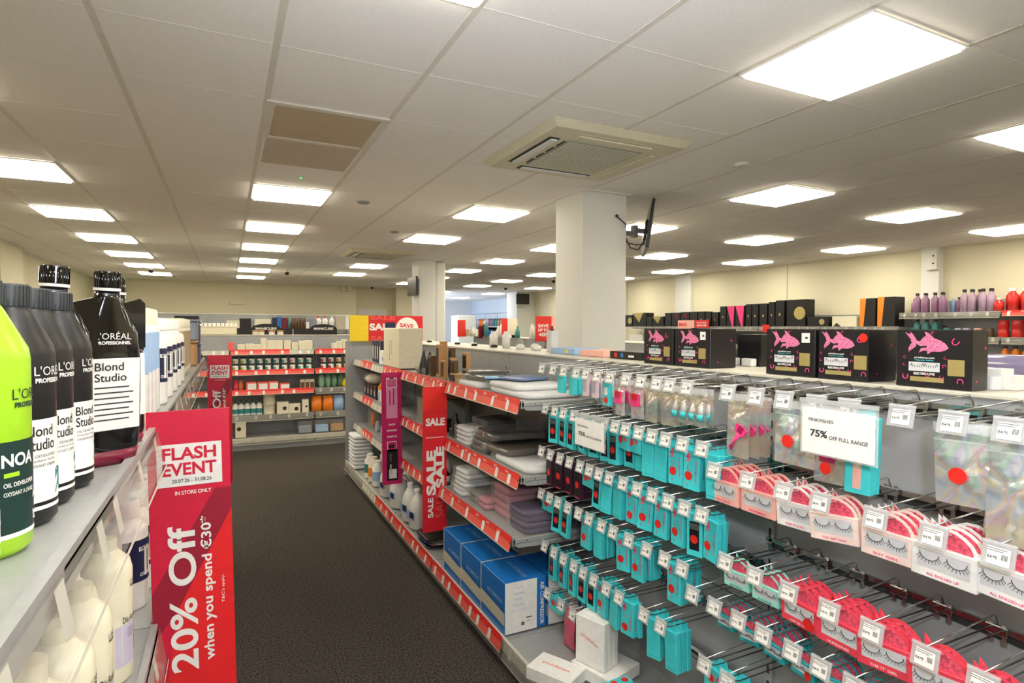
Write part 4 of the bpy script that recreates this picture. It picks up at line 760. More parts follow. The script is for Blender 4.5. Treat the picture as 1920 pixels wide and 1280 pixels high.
# white folded cards, white cartons and teal dotted boxes low on the right
def deco_w(b, w, d, h): b.text('pinkfishes', 0, h * .55, w * .6, .018, -d / 2 - .001, m_redp, .0, rot=-.3)
for k in range(3): bx('white_kit_box', 'tall white kit box standing on the lower right base shelf, %s from the left' % ORD[k], 'box', (1.30 + .0305 * k, 1.93 + .0112 * k, ZB0 + .05), .14, .03, .19, m_white, AISLE_R + .35, deco_w if k == 0 else None, group='white kit boxes')
bx('white_kit_box', 'white kit box lying flat under the standing white boxes', 'box', (1.365, 1.93, ZB0), .2, .19, .048, m_white, AISLE_R + .3)
bx('white_kit_box', 'wide white kit box lying flat at the bottom edge, printed with red script', 'box', (1.165, 1.98, ZB0), .20, .13, .05, m_white, AISLE_R + .5, lambda b, w, d, h: b.text('pinkfishes', 0, 0, .12, .02, 0, m_redp, .0, X=T(0, 0, h + .001) @ Matrix(((1, 0, 0, 0), (0, 0, 1, 0), (0, 1, 0, 0), (0, 0, 0, 1)))))
for k in range(8):
    i, j = k % 4, k // 4
    b = MB().box(-.022, .022, -.022, .022, 0, .075, m_teal, b=.0015); b.add([(.014 * math.cos(a), .014 * math.sin(a), .0758) for a in [2 * PI * q / 18 for q in range(18)]], [tuple(range(18))], m_dot)
    tag(b.build('small_dotted_box', loc=(1.19 + .048 * i, 1.76 - .048 * j, ZB0), rz=.1), 'small teal box with red-dotted lid, %s in the %s line, bottom edge' % (ORD[i], ['back', 'front'][j]), 'box', 'teal boxes with red lids at the bottom edge')
# ------------------------------------------------------------------ folded packs and boxes on the towel shelves
def fold(nm_, label, X_, Y_, z, w, d, h, m, rz=0, wrap=True, cat='folded towel', group=None, deco=None):
    t = thing(nm_, label, cat, (X_, Y_, z), AISLE_R + rz, group); b = MB(); n = 2 if h > .04 else 1
    for k in range(n):
        z0, z1 = h * k / n, h * (k + 1) / n
        b.loft([(z0 + .0005, w / 2 - .006, d / 2 - .006, 0, 0), (z0 + (z1 - z0) * .3, w / 2, d / 2, 0, 0), (z0 + (z1 - z0) * .7, w / 2, d / 2, 0, 0), (z1, w / 2 - .006, d / 2 - .006, 0, 0)], m, 28, p=7)
    b.build('folded_cloth', t)
    if wrap: MB().box(-w / 2 - .004, w / 2 + .004, -d / 2 - .006, d / 2 + .004, 0, h + .003, m_wrap, b=.006).build('clear_wrap', t)
    if deco: q = MB(); deco(q, w, d, h); q.build('printed_label', t)
    return t
A = 3.34
# shelf one, nearest bay: flat packs
for k in range(2): fold('wipes_pack', 'flat white wrapped pack at the near end of the top towel shelf, %s' % ['lower', 'upper'][k], 1.40, 2.62 + .06 * k, S1 + .002 + .028 * k, .46 - .1 * k, .32, .026, m_towelw, cat='wrapped pack')
fold('wipes_pack', 'flat pack with dark blue picture lying on the white packs, top towel shelf', 1.42, 2.78, S1 + .062, .22, .22, .012, m_dblue, .3, cat='wrapped pack')
fold('wipes_pack', 'bright blue glossy pack on the white packs, top towel shelf', 1.30, 2.88, S1 + .062, .13, .12, .012, mat('sky_blue_film', (60, 150, 205), .15), -.3, cat='wrapped pack')
fold('wipes_pack', 'flat white wrapped pack farther along the top towel shelf', 1.38, 3.08, S1 + .002, .3, .34, .03, m_towelw, cat='wrapped pack')
fold('cape_pack', 'glossy black wrapped pack lying on white packs on the top towel shelf', 1.40, 3.10, S1 + .036, .30, .28, .03, m_gloss, .15, cat='wrapped pack')
fold('cape_pack', 'flat black wrapped pack above the other black one on the top towel shelf', 1.38, 3.18, S1 + .072, .24, .24, .016, m_gloss, -.2, cat='wrapped pack')
# shelf two
fold('cape_pack', 'wide clear-wrapped white pack at the near end of the middle towel shelf', 1.40, 2.56, S2 + .002, .40, .34, .03, m_towelw, cat='wrapped pack')
fold('cape_pack', 'dark brown wrapped pack on the middle towel shelf', 1.40, 2.74, S2 + .036, .26, .34, .03, mat('dark_brown_cloth', (70, 52, 44), .5), .1, cat='wrapped pack')
for k in range(3): fold('cape_pack', 'dark patterned folded pack on the middle towel shelf, %s from the bottom' % ORD[k], 1.38 + .01 * k, 2.96 - .01 * k, S2 + .002 + .03 * k, .22, .32, .028, mat('dark_print_cloth', (52, 40, 42), .4), .05 * k, cat='wrapped pack')
fold('cape_pack', 'glossy black pack with a white ring logo on the middle towel shelf', 1.38, 2.86, S2 + .094, .3, .3, .03, m_gloss, -.1, cat='wrapped pack', deco=lambda q, w, d, h: (q.disc(.03, h * .6, .012, -d / 2 - .008, m_white), q.disc(.03, h * .6, .007, -d / 2 - .009, m_black)))
for k in range(2): fold('hand_towel', 'white wrapped towel on the middle towel shelf by the red sale board, %s' % ['lower', 'upper'][k], 1.33, 3.18, S2 + .002 + .05 * k, .2, .22, .048, m_towelw)
fold('cape_pack', 'dark folded cloth behind the white towels on the middle towel shelf', 1.44, 3.18, S2 + .104, .22, .2, .035, m_black, cat='wrapped pack')
# shelf three
for k in range(3): fold('hand_towel', 'white and pink wrapped towel on the lowest towel shelf, %s from the bottom' % ORD[k], 1.36, 3.14 - .02 * k, S3 + .002 + .052 * k, .17, .36, .05, m_towelw, .04 * k)
fold('hand_towel', 'grey wrapped towel lying between the white and the rose stacks on the lowest towel shelf', 1.33, 2.96, S3 + .002, .12, .26, .06, m_gtowel)
fold('hand_towel', 'small rose wrapped towel at the front of the lowest towel shelf', 1.32, 2.83, S3 + .002, .12, .24, .055, m_rose)
for k in range(2): fold('hand_towel', 'thick rose pink wrapped towel in the stack beside the violet ones, %s' % ['lower', 'upper'][k], 1.40, 2.68 + .0 * k, S3 + .002 + .078 * k, .2, .32, .073, m_rose, -.04 + .04 * k)
for k in range(2): fold('hand_towel', 'violet wrapped towel at the near end of the lowest towel shelf, %s' % ['lower', 'upper with blue picture'][k], 1.39, 2.455 + .004 * k, S3 + .002 + .053 * k, .19, .34, .05, m_violet, .0, deco=(lambda q, w, d, h: (q.box(-.03, .05, -.02, .04, h + .003, h + .005, m_lash), q.box(.0, .03, -.005, .025, h + .005, h + .006, m_dblue))) if k else None)
# ------------------------------------------------------------------ middle bay (3.34 - 4.34)
def duo(b, w, d, h): b.box(-w / 2 + .004, w / 2 - .004, -d / 2 - .001, -d / 2, h * .12, h * .9, m_black)
pk = [(1.28, 3.45, .06, .03, .13), (1.30, 3.53, .05, .03, .14), (1.27, 3.61, .06, .03, .12), (1.34, 3.66, .06, .03, .20), (1.28, 3.72, .05, .04, .22), (1.33, 3.80, .05, .04, .24), (1.27, 3.86, .05, .04, .14), (1.40, 3.55, .07, .03, .17)]
for k, (x, y, w, d, h) in enumerate(pk): bx('brush_box', '%s dark brush box with tan edges on the top shelf behind the red sale board' % ORD[k], 'box', (x, y, S1 + .001), w, d, h, m_kraft if k % 3 else m_brown, AISLE_R, duo, group='dark brush boxes on the top shelf')
bx('brush_box', 'low kraft and black box at the near end of the brush boxes', 'box', (1.27, 3.38, S1 + .001), .1, .06, .05, m_kraft, AISLE_R, duo)
for k in range(4): tag(MB().lathe([(.03, 0), (.032, .05), (.02, .1), (.006, .16)], m_wrap if k % 2 else m_black, 14).build('brush_tube', loc=(1.28 + .05 * (k % 2), 3.95 + k * .07, S1 + .001)), '%s clear-topped brush pack left of the brush boxes on the top shelf' % ORD[k], 'brush pack', 'clear brush packs on the top shelf')
for k in range(3): fold('cape_pack', 'low black packet behind the magenta board on the top shelf, %s' % ORD[k], 1.36, 4.0 + .1 * k, S1 + .002, .08, .2, .04, m_gloss, cat='wrapped pack')
bx('cream_carton', 'large grey and green carton on the second shelf between the two boards', 'box', (1.38, 4.0, S2 + .001), .3, .26, .17, mat('grey_green_card', (128, 132, 118)), AISLE_R)
bx('tan_carton', 'tan carton on top of the grey carton between the two boards', 'box', (1.40, 4.0, S2 + .172), .26, .24, .10, m_kraft, AISLE_R)
for k in range(5): bx('black_product_box', '%s small black box on the second shelf between the two boards' % ORD[k], 'box', (1.27 + .04 * (k % 2), 3.42 + .085 * k, S2 + .001), .06, .05, .05 + .02 * (k % 2), m_black, AISLE_R, group='small black boxes between the boards')
tag(MB().lathe([(.018, 0), (.022, .01), (.022, .1), (.012, .125), (.012, .15)], m_black, 16).build('black_bottle', loc=(1.26, 3.37, S2 + .2 - .2 + .001)), 'slim black bottle just behind the red sale board', 'bottle')
for k in range(6): tag(MB().lathe([(.028, 0), (.03, .01), (.03, .06), (.02, .075), (.02, .09)], m_wplas if k % 3 else m_lil, 14).build('white_jar', loc=(1.28 + .07 * (k % 2), 3.72 + .07 * k, .551)), '%s white jar on the third shelf between the two boards' % ORD[k], 'jar', 'white jars between the boards')
t = thing('dropper_bottle', 'dark bottle with pointed tip and teal label by the red board', 'bottle', (1.24, 3.50, .551)); MB().lathe([(.001, 0), (.03, 0), (.03, .07), (.012, .09)], m_black, 18).build('body', t); MB().lathe([(.013, .09), (.012, .1), (.003, .14)], m_black, 14).build('tip', t); MB().lathe([(.0305, .012), (.0305, .03)], m_tpl, 18).lathe([(.0305, .03), (.0305, .065)], m_white, 18).build('label', t)
# gallon jugs on the base
def jug():
    t = thing('gallon_jug', '', 'jug'); MB().loft([(0, .062, .062, 0, 0), (.01, .07, .07, 0, 0), (.15, .07, .07, 0, 0), (.19, .058, .058, 0, 0), (.225, .03, .03, 0, -.01), (.24, .02, .02, 0, -.015), (.25, .02, .02, 0, -.015)], m_wplas, 24, p=2.6).build('body', t)
    MB().tube([(0, .01, .235), (0, .045, .235), (0, .068, .2), (0, .07, .16), (0, .066, .13)], .011, m_wplas, 8).build('handle', t); MB().lathe([(.024, .25), (.024, .27), (.02, .273)], m_wplas, 18, T(0, -.015, 0)).build('cap', t)
    l = MB().add([(-.055, -.0715, .07), (.055, -.0715, .07), (.055, -.0715, .125), (-.055, -.0715, .125)], [(0, 1, 2, 3)], m_lblue); l.box(-.01, .045, -.0735, -.0715, .08, .12, m_navy); l.build('label', t); return Proto(t)
jg = jug()
for k, (px, py, s) in enumerate(((712, 920, 'white gallon jug with blue label standing left of the magenta board'), (744, 948, 'white gallon jug right under the magenta board'), (736, 940, 'white gallon jug half hidden behind the magenta board'), (783, 955, 'white gallon jug between the magenta board and the red sale board'), (722, 912, 'white gallon jug in the rear row near the magenta board'), (812, 940, 'white gallon jug behind the red sale board'))):
    pos = [(1.20, 4.78), (1.20, 4.1), (1.20, 4.45), (1.20, 3.92), (1.36, 4.7), (1.37, 4.1)][k]
    jg.put((pos[0], pos[1], ZB0), s, AISLE_R + .2)
for k in range(7):
    fold('magazine', '%s magazine of the pile on the base shelf under the red sale board' % ORD[k], 1.22 + .02 * (k % 3), 3.62 + .02 * (k % 2), ZB0 + .001 + .008 * k, .24, .2, .007, [m_navy, m_kraft, m_tick, m_violet, m_gtowel, m_orange, m_black][k], .1 * (k % 3), wrap=False, cat='magazine', group='magazines under the red board')
# ------------------------------------------------------------------ two far bays
t = thing('printer_box', 'large cream cabinet-like box with line drawing near the far end of the top shelf', 'box', (1.36, 4.75, S1 + .008), AISLE_R); b = MB().box(-.25, .25, -.15, .04, 0, .32, m_cream, b=.006); b.build('carton', t)
q = MB()
for a, c_ in (((-.05, .06), (-.05, .22)), ((-.05, .22), (.02, .22)), ((.02, .22), (.02, .1)), ((-.05, .06), (.02, .06)), ((-.04, .18), (.01, .18))): q.tube([(a[0], -.1505, a[1]), (c_[0], -.1505, c_[1])], .0012, m_rib, 4)
q.build('line_drawing', t)
bx('white_kit_box', 'low white box with blue logo left of the large cream box', 'box', (1.28, 5.13, S1 + .008), .16, .12, .12, m_white, AISLE_R, lambda b, w, d, h: b.disc(.05, .05, .018, -d / 2 - .001, m_dblue))
bx('blue_grey_machine_box', 'dark blue box with white label behind the low white box', 'box', (1.46, 5.16, S1 + .008), .25, .1, .22, m_navy, AISLE_R, lambda b, w, d, h: b.box(-.05, .06, -d / 2 - .001, -d / 2, .17, .2, m_white))
for k in range(4): bx('tool_box', '%s dark tall box with white stripe at the far end of the top shelf' % ORD[k], 'box', (1.29, 5.36 + .09 * k, S1 + .008), .07, .06, .2, mat('dark_slate_card', (52, 54, 66)), AISLE_R, lambda b, w, d, h: b.box(-.012, .012, -d / 2 - .001, -d / 2, .03, .15, m_white), group='striped boxes at the far end')
t = thing('pump_bottle', 'orange pump bottle with white and blue label on the second shelf of the far bays', 'bottle', (1.27, 5.28, S2 + .001)); MB().lathe([(.001, 0), (.04, 0), (.042, .01), (.042, .13), (.02, .165)], m_wplas, 20).build('body', t); MB().lathe([(.043, .11), (.043, .135), (.02, .17), (.018, .18)], m_orange, 20).tube([(0, 0, .18), (0, 0, .21), (-.03, 0, .212)], .006, m_orange).build('pump', t); MB().add([(-.043, -.02, .03), (-.043, .02, .03), (-.043, .02, .1), (-.043, -.02, .1)], [(0, 3, 2, 1)], m_lblue).build('label', t)
for k in range(4): bx('dark_product_box', '%s dark wine coloured box on the second shelf at the far end' % ORD[k], 'box', (1.30, 5.48 + .14 * k, S2 + .001), .11, .12, .12, mat('dark_wine_card', (44, 24, 32)), AISLE_R, lambda b, w, d, h: b.box(-.02, .01, -d / 2 - .001, -d / 2, .03, .08, m_lash), group='dark boxes at the far end')
t = thing('plastic_bag', 'bulging clear bag of pale pieces at the far end of the second shelf', 'bag', (1.34, 5.8, S2 + .122)); MB().loft([(0, .1, .12, 0, 0), (.04, .14, .18, 0, 0), (.09, .12, .15, 0, 0), (.12, .05, .06, 0, 0)], m_wrap, 16).build('film', t); MB().loft([(.003, .09, .11, 0, 0), (.05, .12, .15, 0, 0), (.09, .08, .1, 0, 0)], m_cplas, 16).build('contents', t)
for k in range(2): bx('tall_product_box', '%s pale green printed box beside the magenta board on the second shelf' % ORD[k], 'box', (1.28, 4.92 + .12 * k, S2 + .001), .09, .08, .2 - .03 * k, m_cream, AISLE_R, lambda b, w, d, h: (b.box(-.01, .03, -d / 2 - .001, -d / 2, .1, .15, m_dkgreen), b.box(-.04, -.01, -d / 2 - .001, -d / 2, .02, .05, m_redp)), group='pale printed boxes by the magenta board')
bx('tall_product_box', 'white book-like box leaning on the third shelf beside the magenta board', 'box', (1.28, 4.9, .552), .16, .05, .22, m_white, AISLE_R + .2, lambda b, w, d, h: b.box(w / 2, w / 2 + .001, -d / 2, d / 2, 0, h, m_tpl))
for k in range(5): tag(MB().lathe([(.025, 0), (.03, .01), (.03, .07), (.02, .09), (.02, .1)], m_wplas if k % 2 else m_lil, 14).build('white_jar', loc=(1.3 + .05 * (k % 2), 5.15 + .11 * k, .552)), '%s white jar on the third shelf of the far bays' % ORD[k], 'jar', 'white jars on the far third shelf')
t = thing('glass_cream_box', 'tilted clear and orange display pack on the third shelf at the far end', 'pack', (1.29, 5.80, .575), AISLE_R); MB().box(-.09, .09, -.03, .03, 0, .16, m_wrap, Matrix.Rotation(.2, 4, 'Y')).build('film', t); MB().box(-.03, .06, -.01, .01, .02, .13, m_orange, Matrix.Rotation(.2, 4, 'Y')).build('card', t)
for k in range(9): fold('cotton_pack', '%s white cotton pack from the bottom of the far base shelf pile' % ORD[k], 1.2, 5.92, ZB0 + .002 + .036 * k, .3, .2, .034, m_towelw, wrap=False, cat='cotton pack', group='white cotton packs in a pile')
for k in range(3): tag(MB().lathe([(.001, 0), (.05, 0), (.052, .01), (.052, .16), (.03, .19), (.03, .22)], m_wplas if k != 1 else m_cplas, 18).lathe([(.053, .05), (.053, .13)], [m_lblue, m_orange, m_tpl][k], 18).build('lotion_bottle', loc=(1.19, 5.12 + .16 * k, ZB0)), 'lotion bottle with %s label on the base shelf of the far bays' % ['light blue', 'orange', 'teal'][k], 'bottle')
for k in range(3): tag(MB().lathe([(.001, 0), (.05, 0), (.052, .01), (.052, .2), (.03, .23), (.03, .25)], m_wplas, 18).build('lotion_bottle', loc=(1.33, 5.1 + .16 * k, ZB0)), 'plain white lotion bottle at the rear of the far base shelf, %s from near' % ORD[k], 'bottle', 'plain white bottles at the rear')
# ------------------------------------------------------------------ back unit across the end of the aisle (front faces at Y = YK)
def bk(px, Y=8.1): return Xat(px, Y)
zs = [1.25, .995, .745, .43, .158]
def jarm(m1):
    b = MB().lathe([(.001, 0), (.032, 0), (.034, .004), (.034, .062)], m_wplas, 18).lathe([(.035, .062), (.035, .08), (.032, .083)], m_dkgreen, 18)
    b.wrap(-1.4, 1.4, .006, .058, .0345, m_white, 10); b.wrap(-1.4, -.1, .006, .04, .0349, m1, 6); return b
jc = [mat('lime_print', (170, 180, 50)), mat('sea_green_print', (60, 160, 140)), mat('red_print', (200, 60, 60)), mat('amber_print', (220, 150, 50)), mat('pink_print', (220, 140, 150))]
JM = []
for m in jc: o = jarm(m).build('wax_jar'); JM.append((o, [False]))
def jput(i, loc, label):
    o, u = JM[i]
    if u[0]: o = o.copy(); C.objects.link(o)
    u[0] = True; o.location = loc; tag(o, label, 'jar', 'small jars on the back shelves')
cols = [434 + 15.6 * k for k in range(11)]
nj = 0
for row in range(2):
    for k in range(10):
        jput([0, 0, 1, 1, 1, 1, 1, 4, 1, 1][k], (bk(441 + 15.3 * k, 8.12), 8.12, zs[1] + .002 + .086 * row), 'white and %s jar, %s from left in the %s line on the back shelf' % (['lime', 'green'][k > 1] if k != 7 else 'pink', ORD[k], ['lower', 'upper'][row]))
    for k in range(4): jput([2, 2, 3, 3][k], (bk(606 + 14.5 * k, 8.12), 8.12, zs[1] + .002 + .086 * row), 'small white and %s jar, %s from the left in the right-hand bay, %s line' % (['red', 'red', 'amber', 'amber'][k], ORD[k], ['lower', 'upper'][row]))
JM[4][0]; 
# cream boxes on the top shelf
k = 0
for px, w, h in ((433, .08, .1), (452, .1, .07), (468, .11, .08), (482, .1, .07), (494, .08, .15), (508, .12, .12), (523, .1, .12), (538, .1, .12), (552, .1, .09), (566, .1, .11), (578, .1, .12)):
    bx('cream_box', '%s cream box along the top shelf of the back shelving' % ORD[k], 'box', (bk(px, 8.15), 8.15, zs[0] + .002), w - .015, .15, h, m_cream if k else m_redp, 0, None, group='cream boxes on the back top shelf'); k += 1
for q in range(3): bx('cream_box', '%s cream box stepped up at the right end of the back top shelf' % ORD[q], 'box', (bk(627 + 9 * q, 8.15), 8.15, zs[0] + .002), .06, .15, .08 + .025 * q, m_cream, group='stepped cream boxes')
for q, (px, h) in enumerate(((470, .09), (491, .085), (511, .09), (532, .065))): bx('wax_kit_box', '%s white box with red edge on the third shelf of the back shelving' % ORD[q], 'box', (bk(px, 8.12), 8.12, zs[2] + .002), .12, .14, h * 1.2, m_redp, 0, lambda b, w, d, h: b.box(-w / 2 + .02, w / 2, -d / 2 - .001, -d / 2, 0, h * .8, m_tick), group='white and red boxes on the back third shelf')
for q in range(3): bx('brown_bottle_box', '%s brown and white small carton at the right of the back third shelf' % ORD[q], 'box', (bk(566 + 9 * q, 8.12), 8.12, zs[2] + .002), .055, .1, .115, m_cream, 0, lambda b, w, d, h: b.box(-w / 2 + .004, w / 2 - .004, -d / 2 - .001, -d / 2, .0, h * .7, m_brown), group='brown and white small cartons')
for q in range(2): tag(MB().loft([(0, .028, .04, 0, 0), (.05, .032, .05, 0, 0), (.13, .02, .02, 0, 0)], [m_hotc, mat('pink_yellow_bag', (214, 120, 70))][q], 12).build('wax_bead_bag', loc=(bk(442 + 9 * q, 8.12), 8.12, zs[2] + .002)), '%s bag of wax beads at the left of the back third shelf' % ['red', 'pink and yellow'][q], 'bag')
for q in range(4): tag(MB().loft([(0, .035, .05, 0, 0), (.06, .042, .06, 0, 0), (.15, .04, .05, 0, 0), (.18, .02, .02, 0, 0)], mat('pale_green_bag', (140, 180, 150), .3), 14).build('cotton_bag', loc=(bk(602 + 12.5 * q, 8.14), 8.14 + .03 * q, zs[2] + .002)), '%s pale green bag on the third shelf of the right back bay' % ORD[q], 'bag', 'pale green bags')
tag(MB().loft([(0, .04, .04, 0, 0), (.04, .05, .05, 0, 0), (.11, .03, .02, 0, 0)], m_yel, 12).build('yellow_sponge', loc=(bk(648, 8.1), 8.1, zs[2] + .002)), 'yellow rounded bag beside the slotted end post', 'bag')
def sprayb():
    return MB().lathe([(.001, 0), (.035, 0), (.037, .01), (.037, .12), (.012, .15), (.012, .18)], m_wplas, 16).lathe([(.0375, .02), (.0375, .08)], m_tpl, 16).lathe([(.0125, .15), (.0125, .19)], m_dkgreen, 10)
sp = sprayb().build('spray_bottle')
for q in range(5):
    o = sp if q == 0 else sp.copy()
    if q: C.objects.link(o)
    o.location = (bk(440 + 11.3 * q, 8.12), 8.12, zs[3] + .002); tag(o, '%s white and teal bottle on the fourth shelf of the back shelving' % ORD[q], 'bottle', 'white and teal bottles on the back shelf')
for q in range(2): tag(MB().lathe([(.07, 0), (.075, .115), (.08, .12), (.08, .135)], m_cplas, 20).build('wax_tub', loc=(bk(504, 8.14), 8.14, zs[3] + .002 + .136 * q)), 'cream tub on the back shelf, %s of the two stacked' % ['lower', 'upper'][q], 'tub')
for q, (px, w, h) in enumerate(((529, .14, .15), (551, .14, .12), (571, .08, .17))): bx('heater_box', '%s pale carton with a dark round picture on the fourth back shelf' % ORD[q], 'box', (bk(px, 8.12), 8.12, zs[3] + .002), w, .14, h, m_cream, 0, lambda b, w, d, h: b.disc(w * .15, h * .45, w * .18, -d / 2 - .001, m_dark), group='pale cartons on the fourth back shelf')
for q in range(3): tag(MB().loft([(0, .065, .05, 0, 0), (.1, .07, .05, 0, 0), (.2, .06, .02, 0, 0)], [m_orange, m_orange, m_lblue][q], 14, p=3).build('refill_bag', loc=(bk([593, 614, 634][q], 8.12), 8.12, zs[3] + .002)), ['left orange', 'right orange', 'pale blue'][q] + ' standing bag on the fourth shelf at the right of the back shelving', 'bag')
bx('heater_box', 'pale carton alone at the left of the back base shelf', 'box', (bk(450, 8.1), 8.1, zs[4]), .12, .12, .2, m_cream, 0, lambda b, w, d, h: b.disc(-.02, .11, .025, -d / 2 - .001, m_dark))
for q in range(3):
    t = thing('basket_of_sachets', ['grey', 'pale blue', 'amber'][q] + ' filled clear basket on the base shelf of the back shelving', 'basket', (bk([571, 602, 630][q], 8.1), 8.1, zs[4])); MB().box(-.09, .09, -.07, .07, 0, .16, m_wrap, b=.01).build('basket', t); MB().box(-.08, .08, -.06, .06, .002, .1, [m_gcr, m_lblue, m_kraft][q], b=.01).build('contents', t)
# on top of the back unit: black header boards and gold-lidded jars
for q, (a, b_) in enumerate(((444, 548), (551, 632))):
    xa, xb = Xat(a, 8.5), Xat(b_, 8.5); w = xb - xa; t = thing('header_board', 'black arched MANICURE header board, %s of two above the back shelving' % ['left', 'right'][q], 'sign', (xa, 8.5, 1.443)); c0 = w * (.52 if q == 0 else .68); R_ = .18
    o = [(0, 0), (w, 0), (w, .085)] + [(c0 + R_ * math.cos(a_), .085 + .06 * math.sin(a_)) for a_ in [PI * j / 10 for j in range(11)]] + [(0, .085)]
    MB().plate(o, 0, .01, m_black).build('board', t); l = MB(); l.text('MANICURE', c0, .082, .26, .034, -.001, m_white, .03); l.build('lettering', t)
for q, px in enumerate((480, 491, 511, 527)): tag(MB().lathe([(.034, 0), (.038, .01), (.038, .035)], m_wplas, 14).lathe([(.04, .035), (.04, .055), (.036, .058)], m_kraft, 14).build('gold_lid_jar', loc=(Xat(px, 8.3), 8.43, 1.443)), '%s jar with gold lid in front of the left MANICURE board' % ORD[q], 'jar', 'gold-lidded jars')
t = crate((-.10, 8.6, 1.443), .46, .2, .1, m_cplas, 'cream open basket of white rolls at the left on top of the back shelving')
for q in range(9): tag(MB().lathe([(.02, 0), (.02, .04)], m_white, 10).build('white_roll', loc=(-.30 + .05 * q, 8.6, 1.555)), '%s white roll in the cream basket on the back shelving' % ORD[q], 'roll', 'white rolls in the cream basket')
# ------------------------------------------------------------------ far low row before the back wall: Y = 12.2, top shelf z = 1.50
def far(px): return Xat(px, 12.2)
q = 0
for px, w, h, m, d_ in ((419, .12, .12, m_gcr, 'grey box'), (437, .22, .16, m_cplas, 'cream rounded basket'), (460, .2, .2, m_black, 'black tangled bundle'), (492, .28, .19, m_cplas, 'white basket'), (515, .08, .22, m_navy, 'dark blue box'), (523, .08, .24, m_blue, 'bright blue box'), (533, .1, .22, m_wine, 'dark red box'), (576, .06, .14, m_wplas, 'small white box'), (586, .12, .2, m_gcr, 'grey box')):
    lab = d_ + ' on the far row below the back wall' + (' at its left end' if q == 0 else ' beside the brown bottles' if q == 8 else '')
    bx('stock_box', lab, 'box', (far(px), 12.2, 1.502), w, .2, h, m); q += 1
for q in range(5): tag(MB().lathe([(.001, 0), (.03, 0), (.031, .12), (.02, .18), (.02, .22)], m_brown, 12).build('brown_bottle', loc=(far(549 + 5.5 * q), 12.2, 1.502)), '%s brown bottle on the far row below the back wall' % ORD[q], 'bottle', 'brown bottles on the far row')
tag(MB().lathe([(.001, 0), (.035, 0), (.035, .14), (.015, .18), (.015, .22)], m_tpl, 12).build('green_bottle', loc=(far(541), 12.2, 1.502)), 'teal green bottle left of the brown bottles on the far row', 'bottle')
for q, px in enumerate((597, 609, 622)): tag(MB().lathe([(.001, 0), (.055, 0), (.055, .18), (.03, .22)], m_wplas, 14).lathe([(.02, .22), (.02, .26)], m_redpl if q < 2 else m_wplas, 10).build('white_bottle', loc=(far(px), 12.2, 1.502)), ['left white bottle with red cap', 'right white bottle with red cap', 'white bottle with white cap'][q] + ' on the far row below the back wall', 'bottle')
bx('roller_blind_stack', 'beige upright panel stack at the right end of the far row', 'panel', (far(638), 12.2, 1.502), .2, .1, .26, mat('beige_panel', (186, 176, 158)))
bx('roller_blind_stack', 'narrow white upright panel at the right end of the far row', 'panel', (far(650), 12.2, 1.502), .07, .1, .26, m_white)
# ------------------------------------------------------------------ run beyond (X = 3.5): signs, bottles
def fin(px0, px1, py0, py1, X_, lab, m, lines, mt=m_white, twom=None):
    a = hx(px0, py0, X_); Y_ = a.y; p0, p1 = hy(px0, py1, Y_), hy(px1, py0, Y_); w, h = p1.x - p0.x, p1.z - p0.z
    t = thing('sale_board', lab, 'sign', (p0.x, Y_, p0.z)); b = MB().box(0, w, 0, .008, 0, h, m)
    if twom: b.box(w * .62, w, -.002, 0, 0, h, twom)
    b.build('board', t); l = MB()
    for s, x, z, ww, hh in lines: l.text(s, w * x, h * z, w * ww, h * hh, -.003, mt, .03)
    if lines: l.build('lettering', t)
    return Y_
fin(1004, 1052, 593, 640, 3.66, 'red board reading SAVE UP TO 40% left of the near pillar', m_redr, [('SAVE', .3, .62, .4, .13), ('UP TO', .3, .45, .4, .12), ('40%', .32, .27, .42, .14)], twom=m_skin)
fin(858, 873, 600, 631, 3.5, 'red and cream framed board left on the run beyond, near the far pillar', m_redr, [])
fin(941, 952, 597, 632, 3.6, 'narrow red board with three white lines among distant bottles', m_redr, [])
fin(953, 970, 597, 628, 3.6, 'cream picture board beside the narrow red board', m_cream, [], m_brown)
fin(897, 905, 611, 634, 3.6, 'dark red narrow board in front of the distant bottles', m_wine, [])
for q in range(12): tag(MB().lathe([(.001, 0), (.035, 0), (.035, .1 + .03 * (q % 3)), (.015, .14 + .03 * (q % 3)), (.015, .17 + .03 * (q % 3))], [m_wplas, m_black, m_tpl, m_wplas][q % 4], 12).build('salon_bottle', loc=(3.7 + .08 * (q % 2), 9.1 - q * .28, 1.403)), '%s small bottle from the far end along the run beyond the right-hand one' % ORD[q], 'bottle', 'bottles on the run beyond')
for q in range(14): tag(MB().lathe([(.02, 0), (.025, .02)], m_dark, 10).build('polish_pot', loc=(3.9, 9.3 - q * .06, 1.403)), '%s dark pot in the line near the far pillar' % ORD[q], 'pot', 'dark pots in a line')
bx('cream_machine', 'cream box machine near the far pillar on the run beyond', 'box', (3.75, 9.25, 1.403), .25, .2, .12, m_cplas, AISLE_R)
bx('white_tower', 'tall cream white cabinet in the far bright zone', 'cabinet', (8.0, 20.6, 0), .7, .8, 2.0, mat('tower_white', (232, 226, 206)), .0, bev=.01)
cols_ = [m_navy, m_lil, m_orange, m_white, m_purp, m_tpl, m_kraft, m_blue]
for s_, z in enumerate((1.60, 1.2)):
    for q in range(18): tag(MB().lathe([(.001, 0), (.06, 0), (.06, .2), (.03, .24), (.03, .28)], cols_[(q // 2 + 3 * s_) % 8] if s_ == 0 or q > 4 else m_wplas, 10).build('distant_bottle', loc=(9.08, 22.4 - q * .22, z + .002)), '%s bottle from the far end on the %s shelf of the distant bluish wall' % (ORD[q], ['upper', 'lower'][s_]), 'bottle', 'bottles on the distant wall')
